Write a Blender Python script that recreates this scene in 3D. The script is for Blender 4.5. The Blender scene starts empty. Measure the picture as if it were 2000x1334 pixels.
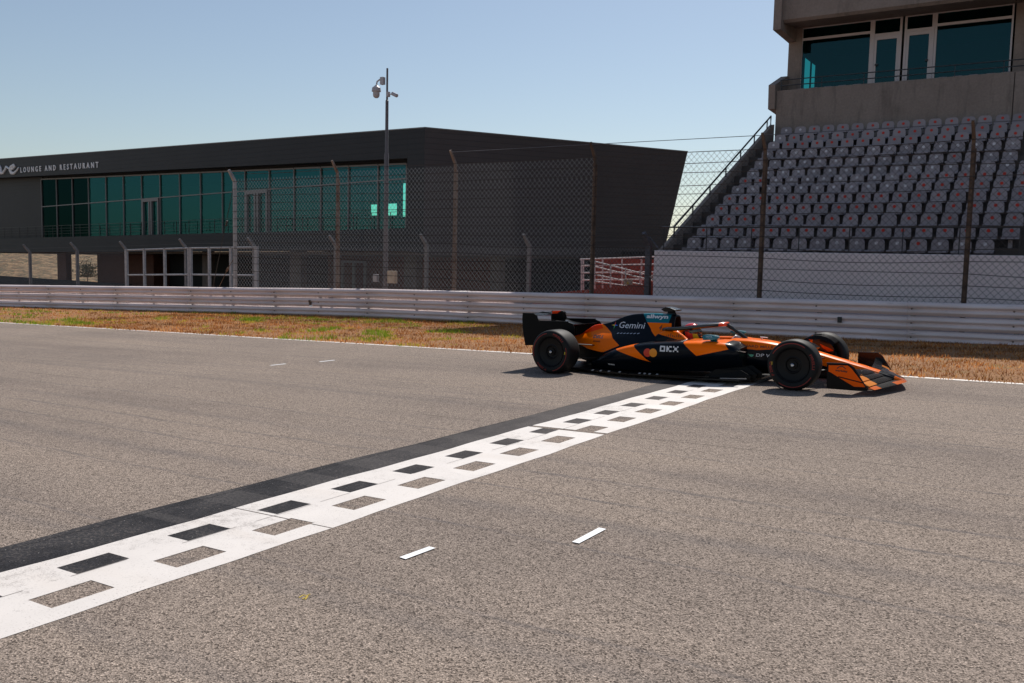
import bpy, bmesh, math, random
import numpy as np
from mathutils import Vector, Matrix
from mathutils.bvhtree import BVHTree
random.seed(7); rng = np.random.default_rng(7)
sc = bpy.context.scene
col = sc.collection

# ------------------------------------------------------------------ frames
# The straight climbs 2.6% along +X.  "Track frame": X along the track, Y across it, Z normal to the asphalt.
F, H, TH, PT, SL = 1757.0, 1.6, math.radians(32.47), math.atan(136 / 1757.0), 0.026
RG = Matrix(((math.cos(SL), 0, -math.sin(SL)), (0, 1, 0), (math.sin(SL), 0, math.cos(SL))))
f0 = Vector((-math.sin(TH), math.cos(TH), 0)); rt = Vector((math.cos(TH), math.sin(TH), 0)); UP = Vector((0, 0, 1))
fw = f0 * math.cos(PT) - UP * math.sin(PT); cu = f0 * math.sin(PT) + UP * math.cos(PT)
CW = RG @ Vector((0, 0, H))
def ray(x, y): return RG @ (fw * F + rt * (x - 1000) - cu * (y - 667))
def on_plane(x, y, p0, n):          # survey helper: a direction meets a real plane
    d = ray(x, y); return CW + d * ((Vector(p0) - CW).dot(n) / d.dot(n))
def onY(x, y, Y): return on_plane(x, y, (0, Y, 0), Vector((0, 1, 0)))
def G(x, y, z=0.0): return RG @ Vector((x, y, z))
def gz(x): return x * math.sin(SL)   # ground height (world) at x

# ------------------------------------------------------------------ mesh builder
class MB:
    def __init__(s): s.v = []; s.f = []; s.m = []; s.c = None
    def add(s, vs, fs, mi=0):
        o = len(s.v); s.v += [tuple(p) for p in vs]; s.f += [tuple(i + o for i in f) for f in fs]; s.m += [mi] * len(fs); return s
    def box(s, x0, x1, y0, y1, z0, z1, mi=0):
        v = [(x, y, z) for z in (z0, z1) for y in (y0, y1) for x in (x0, x1)]
        return s.add(v, [(0, 2, 3, 1), (4, 5, 7, 6), (0, 1, 5, 4), (2, 6, 7, 3), (0, 4, 6, 2), (1, 3, 7, 5)], mi)
    def prism(s, poly, off, mi=0):   # planar polygon (3D points) extruded by vector off
        n = len(poly); off = Vector(off); a = [Vector(p) for p in poly]; b = [p + off for p in a]
        fs = [tuple(range(n - 1, -1, -1)), tuple(range(n, 2 * n))] + [(i, (i + 1) % n, n + (i + 1) % n, n + i) for i in range(n)]
        return s.add(a + b, fs, mi)
    def tube(s, pts, r, k=8, mi=0, cap=True, flat=1.0):
        pts = [Vector(p) for p in pts]; n = len(pts); rs = r if isinstance(r, (list, tuple)) else [r] * n
        vs = []; ref = None
        for i, p in enumerate(pts):
            t = (pts[min(i + 1, n - 1)] - pts[max(i - 1, 0)]).normalized()
            if ref is None: ref = Vector((0, 0, 1)) if abs(t.z) < .9 else Vector((0, 1, 0))
            a = t.cross(ref).normalized(); b = a.cross(t).normalized(); ref = b
            for j in range(k):
                q = 2 * math.pi * (j + .5) / k
                vs.append(p + a * (math.cos(q) * rs[i]) + b * (math.sin(q) * rs[i] * flat))
        fs = [(i * k + j, i * k + (j + 1) % k, (i + 1) * k + (j + 1) % k, (i + 1) * k + j) for i in range(n - 1) for j in range(k)]
        if cap: fs += [tuple(range(k - 1, -1, -1)), tuple((n - 1) * k + j for j in range(k))]
        return s.add(vs, fs, mi)
    def loft(s, secs, closed=True, cap=True, mi=0, capmi=None):
        n = len(secs[0]); vs = [p for q in secs for p in q]; fs = []
        for i in range(len(secs) - 1):
            for j in range(n if closed else n - 1):
                fs.append((i * n + j, i * n + (j + 1) % n, (i + 1) * n + (j + 1) % n, (i + 1) * n + j))
        s.add(vs, fs, mi)
        if cap:
            cm = mi if capmi is None else capmi
            o = len(s.v) - len(vs); L = len(secs) - 1
            s.f += [tuple(o + j for j in range(n - 1, -1, -1)), tuple(o + L * n + j for j in range(n))]; s.m += [mi, cm]
        return s
    def lathe(s, prof, cen, axis='y', k=48, mi=0, closed=False):  # prof (radius, along)
        vs = []; n = len(prof); c = Vector(cen)
        for i in range(k):
            q = 2 * math.pi * i / k; cs, sn = math.cos(q), math.sin(q)
            for r, a in prof:
                vs.append(c + (Vector((r * cs, a, r * sn)) if axis == 'y' else Vector((r * cs, r * sn, a)) if axis == 'z' else Vector((a, r * cs, r * sn))))
        fs = [(i * n + j, i * n + j + 1, ((i + 1) % k) * n + j + 1, ((i + 1) % k) * n + j) for i in range(k) for j in range(n - 1)]
        return s.add(vs, fs, mi)
    def build(s, name, mats, parent=None, smooth=False, bevel=0, frame=None, sub=0, auto=35):
        me = bpy.data.meshes.new(name); me.from_pydata(s.v, [], s.f)
        mats = mats if isinstance(mats, (list, tuple)) else [mats]
        for m in mats: me.materials.append(m)
        me.polygons.foreach_set('material_index', s.m)
        bm = bmesh.new(); bm.from_mesh(me)
        bmesh.ops.recalc_face_normals(bm, faces=bm.faces[:])
        if smooth:
            lim = math.radians(auto)
            for f in bm.faces: f.smooth = True
            for e in bm.edges:
                if len(e.link_faces) == 2 and e.calc_face_angle(0) > lim: e.smooth = False
        bm.to_mesh(me); bm.free()
        o = bpy.data.objects.new(name, me); col.objects.link(o)
        if parent: o.parent = parent
        if frame: o.matrix_world = frame
        if bevel:
            b = o.modifiers.new('Bevel', 'BEVEL'); b.width = bevel; b.segments = 2; b.limit_method = 'ANGLE'
        if sub:
            b = o.modifiers.new('Subdivision', 'SUBSURF'); b.levels = sub; b.render_levels = sub
        return o
GM = RG.to_4x4()
def tag(o, label=None, cat=None, group=None, kind=None):
    if label: o['label'] = label
    if cat: o['category'] = cat
    if group: o['group'] = group
    if kind: o['kind'] = kind
    return o
def empty(name, loc=(0, 0, 0), label=None, cat=None, group=None, frame=None):
    o = bpy.data.objects.new(name, None); col.objects.link(o); o.empty_display_size = .2
    o.location = loc
    if frame: o.matrix_world = frame
    return tag(o, label, cat, group)
ORD = 'first second third fourth fifth sixth seventh eighth ninth tenth eleventh twelfth thirteenth fourteenth fifteenth sixteenth seventeenth eighteenth nineteenth twentieth'.split()

def text2d(s, size=1.0, bold=0.0, space=1.0, align='LEFT', res=2):
    cu_ = bpy.data.curves.new('lettering', 'FONT'); cu_.body = s; cu_.size = size; cu_.offset = bold; cu_.space_character = space
    cu_.align_x = align; cu_.resolution_u = res
    o = bpy.data.objects.new('lettering', cu_); col.objects.link(o)
    bpy.context.view_layer.update()
    dg = bpy.context.evaluated_depsgraph_get(); me = o.evaluated_get(dg).to_mesh()
    v = [tuple(p.co[:2]) for p in me.vertices]; f = [tuple(p.vertices) for p in me.polygons]
    o.evaluated_get(dg).to_mesh_clear(); bpy.data.objects.remove(o); bpy.data.curves.remove(cu_)
    return v, f

# ------------------------------------------------------------------ materials
def mat(name, rgb=(.5, .5, .5), rough=.6, metal=0.0, coat=0.0, spec=.5):
    m = bpy.data.materials.new(name); m.use_nodes = True; b = m.node_tree.nodes['Principled BSDF']
    b.inputs['Base Color'].default_value = (*rgb, 1); b.inputs['Roughness'].default_value = rough; b.inputs['Metallic'].default_value = metal
    b.inputs['Coat Weight'].default_value = coat; b.inputs['Coat Roughness'].default_value = .06; b.inputs['Specular IOR Level'].default_value = spec
    return m
class N:
    def __init__(s, m): s.t = m.node_tree; s.b = s.t.nodes['Principled BSDF']; s.n = s.t.nodes; s.l = s.t.links
    def new(s, ty, **k):
        n = s.n.new(ty)
        for a, v in k.items(): setattr(n, a, v)
        return n
    def set(s, n, **k):
        for a, v in k.items():
            i = n.inputs[a.replace('_', ' ')] if isinstance(a, str) else n.inputs[a]
            if hasattr(v, 'is_output'): s.l.new(v, i)
            else: i.default_value = v
        return n
    def coord(s, which='Object', scale=None):
        o = s.new('ShaderNodeTexCoord').outputs[which]
        if scale:
            mp = s.new('ShaderNodeMapping'); s.l.new(o, mp.inputs[0]); mp.inputs['Scale'].default_value = scale; o = mp.outputs[0]
        return o
    def noise(s, co, sc_, det=2.0, rough=.5):
        n = s.new('ShaderNodeTexNoise'); s.l.new(co, n.inputs['Vector']); n.inputs['Scale'].default_value = sc_; n.inputs['Detail'].default_value = det; n.inputs['Roughness'].default_value = rough
        return n.outputs['Fac']
    def ramp(s, fac, *stops):
        r = s.new('ShaderNodeValToRGB'); s.l.new(fac, r.inputs[0]); e = r.color_ramp.elements
        while len(e) < len(stops): e.new(.5)
        for q, (p, c) in zip(e, stops): q.position = p; q.color = (*c, 1) if len(c) == 3 else c
        return r.outputs[0]
    def math(s, op, a, b=None, c=None, clamp=False):
        n = s.new('ShaderNodeMath', operation=op); n.use_clamp = clamp
        for i, v in enumerate((a, b, c)):
            if v is None: continue
            if hasattr(v, 'is_output'): s.l.new(v, n.inputs[i])
            else: n.inputs[i].default_value = v
        return n.outputs[0]
    def mix(s, fac, a, b, mode='MIX'):
        n = s.new('ShaderNodeMix', data_type='RGBA', blend_type=mode)
        for i, v in ((0, fac), (6, a), (7, b)):
            if hasattr(v, 'is_output'): s.l.new(v, n.inputs[i])
            else: n.inputs[i].default_value = v if i == 0 else ((*v, 1) if len(v) == 3 else v)
        return n.outputs[2]
    def color(s, c):
        if hasattr(c, 'is_output'): s.l.new(c, s.b.inputs['Base Color'])
        else: s.b.inputs['Base Color'].default_value = (*c, 1)
    def bump(s, h, st=.3, d=.01):
        n = s.new('ShaderNodeBump'); n.inputs['Strength'].default_value = st; n.inputs['Distance'].default_value = d
        s.l.new(h, n.inputs['Height']); s.l.new(n.outputs[0], s.b.inputs['Normal'])
def mottled(name, c1, c2, sc_=3, rough=.7, det=6, streak=None, bump=0, metal=0, coat=0):
    m = mat(name, c1, rough, metal, coat); n = N(m); co = n.coord('Object', streak)
    f = n.noise(co, sc_, det, .6); n.color(n.ramp(f, (.32, c1), (.68, c2)))
    if bump: n.bump(f, bump, .02)
    return m

def asphalt_mat(name, base, var=1.0, seams=True, dark=False):
    m = mat(name, base, .9 if not dark else .85, spec=.14); n = N(m); co = n.coord('Object')
    vo = n.new('ShaderNodeTexVoronoi'); n.l.new(co, vo.inputs['Vector']); vo.inputs['Scale'].default_value = 185
    vo2 = n.new('ShaderNodeTexVoronoi'); n.l.new(co, vo2.inputs['Vector']); vo2.inputs['Scale'].default_value = 112
    sep = n.new('ShaderNodeSeparateColor'); n.l.new(vo.outputs['Color'], sep.inputs[0])
    sep2 = n.new('ShaderNodeSeparateColor'); n.l.new(vo2.outputs['Color'], sep2.inputs[0])
    b = Vector(base)
    stones = n.ramp(sep.outputs[0], (0, b * .42), (.3, b * .82), (.62, b * 1.08), (.93, b * 1.35), (1, b * 2.0))
    pits = n.ramp(sep2.outputs[1], (0, (.18, .17, .17)), (.2, (.5, .49, .48)), (.40, (1, 1, 1)))
    c = n.mix(.9 * var, stones, pits, 'MULTIPLY')
    big = n.noise(n.coord('Object', (.06, .5, 1)), 1.3, 5, .6)          # long streaks down the track
    c = n.mix(1.0, c, n.ramp(big, (.3, (.80, .80, .82)), (.5, (1, 1, 1)), (.75, (1.10, 1.08, 1.05))), 'MULTIPLY')
    blot = n.noise(co, .35, 4, .55)
    c = n.mix(1.0, c, n.ramp(blot, (.3, (.88, .88, .89)), (.7, (1.08, 1.07, 1.06))), 'MULTIPLY')
    fine = n.noise(co, 16, 4, .65)
    c = n.mix(1.0, c, n.ramp(fine, (.3, (.84, .84, .84)), (.7, (1.12, 1.12, 1.12))), 'MULTIPLY')
    gra = n.noise(co, 125, 3, .7)
    c = n.mix(1.0, c, n.ramp(gra, (.30, (.50, .48, .47)), (.45, (.95, .95, .95)), (.62, (1.06, 1.06, 1.06)), (.76, (1.5, 1.48, 1.45))), 'MULTIPLY')
    if seams:
        sp = n.new('ShaderNodeSeparateXYZ'); n.l.new(co, sp.inputs[0])
        wob = n.math('MULTIPLY', n.math('SUBTRACT', n.noise(n.coord('Object', (1, .05, 1)), 1.1, 5, .6), .5), .16)
        y = n.math('ADD', sp.outputs[1], wob)
        mottle = n.noise(n.coord('Object', (.7, 1, 1)), 2.2, 3)
        for yy, w, k in ((4.06, .008, .6), (7.92, .014, .5), (11.6, .010, .7), (.6, .008, .7)):
            d = n.math('ABSOLUTE', n.math('SUBTRACT', y, yy))
            g = n.math('MULTIPLY', n.math('LESS_THAN', d, w), n.ramp(mottle, (.47, (0, 0, 0)), (.60, (1, 1, 1))))
            c = n.mix(n.math('MULTIPLY', g, n.ramp(fine, (.35, (.15, .15, .15)), (.6, (.95, .95, .95)))), c, tuple(b * k * .6))
        for yy, w, st in ((5.05, .16, .22), (3.15, .1, .16), (6.6, .12, .15), (8.9, .2, .16), (10.4, .15, .14), (9.6, .1, .12), (2.3, .12, .14), (5.55, .035, .35), (4.55, .03, .3), (6.1, .05, .3), (3.4, .03, .25), (7.3, .04, .28), (9.2, .05, .25), (10.1, .04, .25), (12.2, .06, .22), (13.4, .05, .2)):   # rubber laid along the racing line
            d = n.math('DIVIDE', n.math('ABSOLUTE', n.math('SUBTRACT', n.math('ADD', y, n.math('MULTIPLY', n.math('SUBTRACT', n.noise(n.coord('Object', (.05, 0, 0)), 1.5, 1), .5), 1.4)), yy)), w)
            g = n.math('MULTIPLY', n.math('SUBTRACT', 1, n.math('MINIMUM', d, 1)), n.math('MULTIPLY', n.ramp(mottle, (.3, (.3, .3, .3)), (.7, (1, 1, 1))), st * 1.7))
            c = n.mix(g, c, tuple(Vector((.075, .075, .085))))
    if dark:
        pa = n.noise(n.coord('Object', (1, .6, 1)), 2.4, 5, .7); sk = n.noise(co, 45, 3, .7)
        c = n.mix(n.ramp(pa, (.42, (0, 0, 0)), (.60, (.8, .8, .8))), c, n.mix(n.ramp(sk, (.48, (0, 0, 0)), (.62, (1, 1, 1))), (.034, .033, .036), (.115, .10, .092)))
        c = n.mix(n.ramp(n.noise(co, 70, 2), (.70, (0, 0, 0)), (.74, (.9, .9, .9))), c, (.38, .35, .33))
        sp = n.new('ShaderNodeSeparateXYZ'); n.l.new(co, sp.inputs[0])
        yn = n.math('ADD', sp.outputs[1], n.math('MULTIPLY', n.math('SUBTRACT', pa, .5), .10))
        blk = n.math('LESS_THAN', n.math('FRACT', n.math('DIVIDE', n.math('ADD', yn, .12), .7005)), .46)
        mid_ = n.math('MULTIPLY', n.math('GREATER_THAN', sp.outputs[1], 3.6), n.math('LESS_THAN', sp.outputs[1], 7.2))
        bl2 = n.math('MULTIPLY', n.math('MULTIPLY', blk, mid_), n.math('LESS_THAN', sp.outputs[0], -4.81))
        c = n.mix(n.math('MULTIPLY', bl2, n.ramp(sk, (.35, (.10, .10, .10)), (.65, (.75, .75, .75)))), c, (.085, .077, .074))
        fade = n.math('MULTIPLY', n.math('SUBTRACT', sp.outputs[1], 5.0), .115, None, True)
        c = n.mix(n.math('MULTIPLY', n.math('MINIMUM', n.math('MAXIMUM', fade, 0), .62), n.ramp(pa, (.3, (.65, .65, .65)), (.6, (1, 1, 1)))), c, (.165, .142, .13))
        ln = n.math('ABSOLUTE', n.math('ADD', n.math('ADD', sp.outputs[0], 5.185), n.math('MULTIPLY', n.math('SUBTRACT', n.noise(n.coord('Object', (0, 1, 0)), 2.5, 5, .7), .5), .09)))
        c = n.mix(n.math('MULTIPLY', n.math('LESS_THAN', ln, .006), .8), c, (.012, .011, .011))
    n.color(c)
    n.bump(n.math('ADD', vo2.outputs['Distance'], n.math('MULTIPLY', vo.outputs['Distance'], .6)), .6 if not dark else .3, .008)
    return m
M = {}
M['asphalt'] = asphalt_mat('asphalt', (.336, .273, .226))
M['black_paint'] = asphalt_mat('black_band_paint', (.027, .026, .029), .6, False, True)
def paint_mat(name, base, under, wear=.5):
    m = mat(name, base, .6); n = N(m); co = n.coord('Object')
    a = n.noise(co, 9, 8, .75); b = n.noise(co, 120, 3, .6); c = n.noise(co, .9, 4)
    w = n.math('ADD', n.math('MULTIPLY', a, .55), n.math('ADD', n.math('MULTIPLY', b, .35), n.math('MULTIPLY', c, .35)))
    k = n.ramp(w, (.80 - .06 * wear, (0, 0, 0)), (.86 - .03 * wear, (1, 1, 1)))
    tint = n.ramp(n.noise(co, 2.3, 4), (.3, tuple(Vector(base) * .90)), (.7, base))
    sm = n.noise(n.coord('Object', (.25, 1.2, 1)), 2.0, 5)
    tint = n.mix(n.ramp(sm, (.52, (0, 0, 0)), (.75, (.35, .35, .35))), tint, (.62, .52, .43))
    spk = n.noise(co, 95, 2, .6); spb = n.noise(co, 1.7, 4, .6)
    tint = n.mix(n.math('MULTIPLY', n.ramp(spk, (.60, (0, 0, 0)), (.68, (.8, .8, .8))), n.ramp(spb, (.4, (.25, .25, .25)), (.65, (1, 1, 1)))), tint, under)
    n.color(n.mix(k, tint, under)); n.bump(n.noise(co, 150, 2), .12, .004); return m
M['white_paint'] = paint_mat('white_road_paint', (.745, .69, .64), (.34, .30, .27), 2.2)
M['tape_white'] = mat('white_tape', (.9, .9, .9), .5)
M['edge_white'] = paint_mat('edge_line_paint', (.80, .74, .68), (.35, .3, .26), .8)
M['armco'] = None
def armco_mat():
    m = mat('white_painted_steel', (.62, .58, .57), .5); n = N(m); co = n.coord('Object')
    st = n.noise(n.coord('Object', (.5, 1, 3)), 2.2, 6, .65)
    c = n.ramp(st, (.3, (.70, .58, .55)), (.62, (.84, .71, .68)))
    sc2 = n.noise(n.coord('Object', (.35, 1, 9)), 3.3, 5, .7)
    c = n.mix(n.ramp(sc2, (.665, (0, 0, 0)), (.70, (.75, .75, .75))), c, (.10, .075, .055))
    sp = n.noise(co, 22, 2); c = n.mix(n.ramp(sp, (.745, (0, 0, 0)), (.77, (.7, .7, .7))), c, (.2, .11, .06))
    n.color(c); return m
M['armco'] = armco_mat()
M['galv'] = mottled('galvanised_steel', (.26, .25, .26), (.40, .385, .39), 6, .55, metal=.25)
M['galv_dark'] = mottled('weathered_dark_steel', (.07, .07, .085), (.13, .125, .14), 5, .6, metal=.2)
M['galv_mid'] = mottled('dull_galvanised_steel', (.12, .115, .12), (.20, .19, .19), 6, .6, metal=.2)
M['rust'] = mottled('rusty_steel', (.15, .075, .042), (.27, .215, .18), 4, .85, streak=(1, 1, .6))
M['rust_dark'] = mottled('dark_rusty_steel', (.07, .042, .03), (.17, .11, .075), 4, .85)
M['wire'] = mat('fence_wire', (.33, .325, .32), .5, .3)
M['wire_dark'] = mat('weathered_fence_wire', (.20, .19, .19), .6, .2)
M['cable'] = mat('steel_cable', (.045, .032, .028), .7, .1)
M['pole'] = mottled('pole_grey', (.085, .076, .084), (.15, .134, .142), 1.5, .5, streak=(1, 1, .3))
M['cam_white'] = mat('camera_housing_grey', (.42, .40, .42), .4)
M['beige'] = mottled('beige_plastic', (.34, .27, .2), (.48, .40, .30), 4)
M['dark_rubber'] = mat('dark_plastic', (.03, .03, .03), .5)

# ------------------------------------------------------------------ world, sun, camera
w = bpy.data.worlds.new('World'); sc.world = w; w.use_nodes = True
nt = w.node_tree; bg = nt.nodes['Background']; sky = nt.nodes.new('ShaderNodeTexSky'); sky.sky_type = 'NISHITA'; sky.sun_disc = False
SHX, SHY = .10, -.86                       # shadow offset per metre of height
sd = Vector((-SHX, -SHY, 1)).normalized()  # towards the sun
elev = math.asin(sd.z); az = math.atan2(sd.x, sd.y)
sky.sun_elevation = elev; sky.sun_rotation = az
sky.altitude = 0; sky.air_density = 1.15; sky.dust_density = .45; sky.ozone_density = 2.6
hs = nt.nodes.new('ShaderNodeHueSaturation'); hs.inputs['Saturation'].default_value = .84
nt.links.new(sky.outputs[0], hs.inputs['Color']); nt.links.new(hs.outputs[0], bg.inputs[0]); bg.inputs[1].default_value = .091
L = bpy.data.lights.new('Sun', 'SUN'); L.energy = 4.7; L.angle = math.radians(.5); L.color = (1, .945, .88)
lo = bpy.data.objects.new('Sun', L); col.objects.link(lo); lo.rotation_euler = (-sd).to_track_quat('-Z', 'Y').to_euler()
cam = bpy.data.cameras.new('Camera'); co_ = bpy.data.objects.new('Camera', cam); col.objects.link(co_)
cam.sensor_width = 36; cam.lens = 36 * F / 2000; cam.clip_end = 8000; cam.clip_start = .05
Rc = Matrix((rt, cu, -fw)).transposed(); co_.matrix_world = Matrix.Translation(CW) @ (RG @ Rc).to_4x4()
sc.camera = co_
sc.view_settings.view_transform = 'Standard'; sc.view_settings.look = 'None'; sc.view_settings.exposure = 0; sc.view_settings.gamma = 1
sc.cycles.max_bounces = 7; sc.cycles.transparent_max_bounces = 12; sc.cycles.use_denoising = True

# ------------------------------------------------------------------ ground, track, markings
m = mat('dry_soil', (.2, .12, .07), .95); n = N(m); co = n.coord('Object')
a = n.noise(co, 1.1, 6, .65); b = n.noise(co, 22, 5, .7); c_ = n.noise(co, .35, 3)
cc = n.ramp(b, (.3, (.16, .07, .028)), (.55, (.36, .17, .062)), (.75, (.50, .28, .11)))
gr = n.ramp(a, (.58, (0, 0, 0)), (.68, (.8, .8, .8)))
n.color(n.mix(gr, cc, (.13, .13, .03))); n.bump(b, .8, .05); M['soil'] = m
g_ = MB(); g_.add([(-2500, -2500, -.06), (2500, -2500, -.06), (2500, 2500, -.06), (-2500, 2500, -.06)], [(0, 1, 2, 3)])
o = g_.build('ground', M['soil'], frame=GM); tag(o, kind='structure')
EDGE = [(-400, 15.55), (-60, 15.45), (-29, 15.29), (-20, 15.2), (-15.2, 15.08), (-9.1, 15.0), (-5.3, 14.93), (-2.4, 14.81), (-.7, 14.68), (6, 14.4), (60, 13.6), (400, 12)]
def edge_y(x): return float(np.interp(x, [p[0] for p in EDGE], [p[1] for p in EDGE]))
t_ = MB(); xs = [p[0] for p in EDGE]
t_.add([(x, -120, 0) for x in xs] + [(x, edge_y(x) + .03, 0) for x in xs], [(i, i + 1, len(xs) + i + 1, len(xs) + i) for i in range(len(xs) - 1)])
o = t_.build('track', M['asphalt'], frame=GM); tag(o, kind='structure')
e_ = MB(); xs = [-200] + [x * 1.5 for x in range(-40, 10)] + [60]
e_.add([(x, edge_y(x) - .075, .004) for x in xs] + [(x, edge_y(x) + .075, .004) for x in xs], [(i, i + 1, len(xs) + i + 1, len(xs) + i) for i in range(len(xs) - 1)])
o = e_.build('edge_line', M['edge_white'], frame=GM); tag(o, 'thin white painted line along the far edge of the asphalt', 'edge line', kind='structure')
# finish line: black band, white strip with two rows of left-out squares
fl = empty('finish_line', label='white chequered finish line with black band painted across the track', cat='finish line', frame=GM)
b_ = MB(); ys = [-9 + .5 * i for i in range(48)]
def bandx(y): return -5.27 + max(0, y - 4) * .018 + .012 * math.sin(y * 3.1) + .006 * math.sin(y * 11)
b_.add([(bandx(y), y, .0012) for y in ys] + [(-4.79, y, .0012) for y in ys], [(i, len(ys) + i, len(ys) + i + 1, i + 1) for i in range(len(ys) - 1)])
b_.build('black_band', M['black_paint'], fl)
white = MB(); dsq = {}
Y0, Y1 = -8.5, 14.75
xsplit = [-4.805, -4.640, -4.445, -4.295, -4.092, -3.928]
rows = {1: [], 3: []}
for k in range(-16, 18):
    a0 = 2.693 + .7005 * k; b0 = 2.345 + .7005 * k
    rows[1].append((a0, a0 + .312)); rows[3].append((b0, b0 + .333))
yc = sorted({Y0, Y1, 4.045, 4.057, 7.88, 7.955} | {round(v, 4) for r in rows.values() for p in r for v in p if Y0 < v < Y1} | {Y0 + .25 * i for i in range(94)})
def wob(i, y): return (.010 * math.sin(y * 2.3 + i) + .006 * math.sin(y * 7.1 + 2 * i)) if i in (0, 5) else .003 * math.sin(y * 5 + i)
for j in range(5):
    for y0, y1 in zip(yc, yc[1:]):
        ym = (y0 + y1) / 2
        if y1 - y0 < 1e-5: continue
        hole = (j in rows and any(p[0] < ym < p[1] for p in rows[j]))
        seam = (4.045 < ym < 4.057) or (7.88 < ym < 7.955)
        q = [(xsplit[j] + wob(j, y0), y0, .0026), (xsplit[j + 1] + wob(j + 1, y0), y0, .0026), (xsplit[j + 1] + wob(j + 1, y1), y1, .0026), (xsplit[j] + wob(j, y1), y1, .0026)]
        if hole or seam:
            if j == 1 and not seam:
                k_ = round((ym - 2.85) / .7005); dsq.setdefault(k_, MB()).add([(p[0], p[1], .0012) for p in q], [(0, 1, 2, 3)])
        else: white.add(q, [(0, 1, 2, 3)])
# thin worn joint between the two rows of the strip
jt = MB(); yy = Y0
while yy < Y1 - .5:
    ln = random.uniform(.15, .5)
    x = -4.437 + .004 * math.sin(yy * 2)
    jt.add([(x - .0028, yy, .004), (x + .0028, yy, .004), (x + .0025, yy + ln, .004), (x - .0025, yy + ln, .004)], [(0, 1, 2, 3)]); yy += ln + random.uniform(.05, .4)
white.build('white_strip', M['white_paint'], fl); 
for k_ in sorted(dsq): dsq[k_].build('dark_square', M['black_paint'], fl)
jt.build('paving_joint', mat('joint_bitumen', (.30, .27, .25), .9), fl)
DN = 'painted white timing dash'
for lab, q in (('short white dash on the near asphalt, nearer the chequered line', [(-3.182, 3.825), (-3.130, 3.815), (-3.113, 4.068), (-3.163, 4.071)]),
               ('short white dash on the near asphalt, farther from the chequered line', [(-2.504, 4.596), (-2.454, 4.593), (-2.452, 4.944), (-2.505, 4.95)]),
               ('tiny white dash on the far asphalt beyond the black band, nearer the camera', [(-11.73, 10.70), (-11.67, 10.70), (-11.66, 11.03), (-11.72, 11.03)]),
               ('tiny white dash on the far asphalt, closest to the grass verge', [(-11.47, 11.60), (-11.41, 11.60), (-11.40, 11.97), (-11.46, 11.97)])):
    o = MB().add([(x, y, .006) for x, y in q], [(0, 1, 2, 3)]).build('track_dash', M['tape_white'], frame=GM)
    tag(o, lab, 'track marking', 'white dashes taped on the track')

q = MB()
for pts in ([(584, 1168), (592, 1163), (599, 1164), (606, 1161)], [(590, 1171), (598, 1167), (603, 1162)], [(596, 1172), (601, 1166)]):
    gp = [G_ for G_ in (RG.transposed() @ on_plane(x, y, (0, 0, 0), RG @ Vector((0, 0, 1))) for x, y in pts)]
    for a, b in zip(gp, gp[1:]):
        t = (b - a).normalized(); n_ = Vector((-t.y, t.x, 0)) * .0035; q.add([(v.x, v.y, .003) for v in (a - n_, b - n_, b + n_, a + n_)], [(0, 1, 2, 3)])
o = q.build('chalk_mark', mat('yellow_chalk', (.50, .36, .06), .9), frame=GM); tag(o, 'small yellow scribble marked on the near asphalt', 'track marking', kind='structure')

o = MB().add([(-260, 24.3, -.045), (45, 24.3, -.045), (45, 75, -.045), (-260, 75, -.045)], [(0, 1, 2, 3)]).build('added_apron', mottled('low_bounce_asphalt', (.06, .055, .055), (.10, .092, .09), .4, .9), frame=GM); tag(o, kind='structure')  # dark apron added to cut ground bounce onto the building fronts
# verge between track and barrier
VB = [(-200, -.02), (-41, .0), (-27, .0), (-21, .0), (-14, -.03), (-5, -.085), (-1, -.06), (10, -.04), (60, 0)]
RY = [(-200, 19), (-60, 20.9), (-41, 22.0), (-27, 23.05), (-21, 23.35), (-14, 23.1), (-5, 23.0), (10, 23.0), (60, 23.0)]
RZ = [(-200, 1.0), (-41, 1.01), (-27, 1.01), (-21, 1.02), (-12.3, .968), (-5.3, .904), (-.9, .862), (10, .83), (60, .83)]
ip = lambda T, x: float(np.interp(x, [p[0] for p in T], [p[1] for p in T]))
def verge_z(x, y):
    e = edge_y(x) + .08; t = min(max((y - e) / (ip(RY, x) - e), 0), 1.3)
    return ip(VB, x) * t + .05 * math.sin(min(t, 1) * math.pi) * .5 + .02
v_ = MB(); NX, NYY = 150, 26
for i in range(NX + 1):
    x = -95 + 110 * i / NX
    for j in range(NYY + 1):
        e = edge_y(x) + .06; y = e + (ip(RY, x) + 2.2 - e) * j / NYY
        z = verge_z(x, y) + (.02 * random.random() if j else -.025)
        v_.v.append((x, y, z))
for i in range(NX):
    for j in range(NYY):
        a = i * (NYY + 1) + j; v_.f.append((a, a + NYY + 1, a + NYY + 2, a + 1)); v_.m.append(0)
o = v_.build('grass_verge', M['soil'], frame=GM, smooth=True); tag(o, kind='structure')
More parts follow.
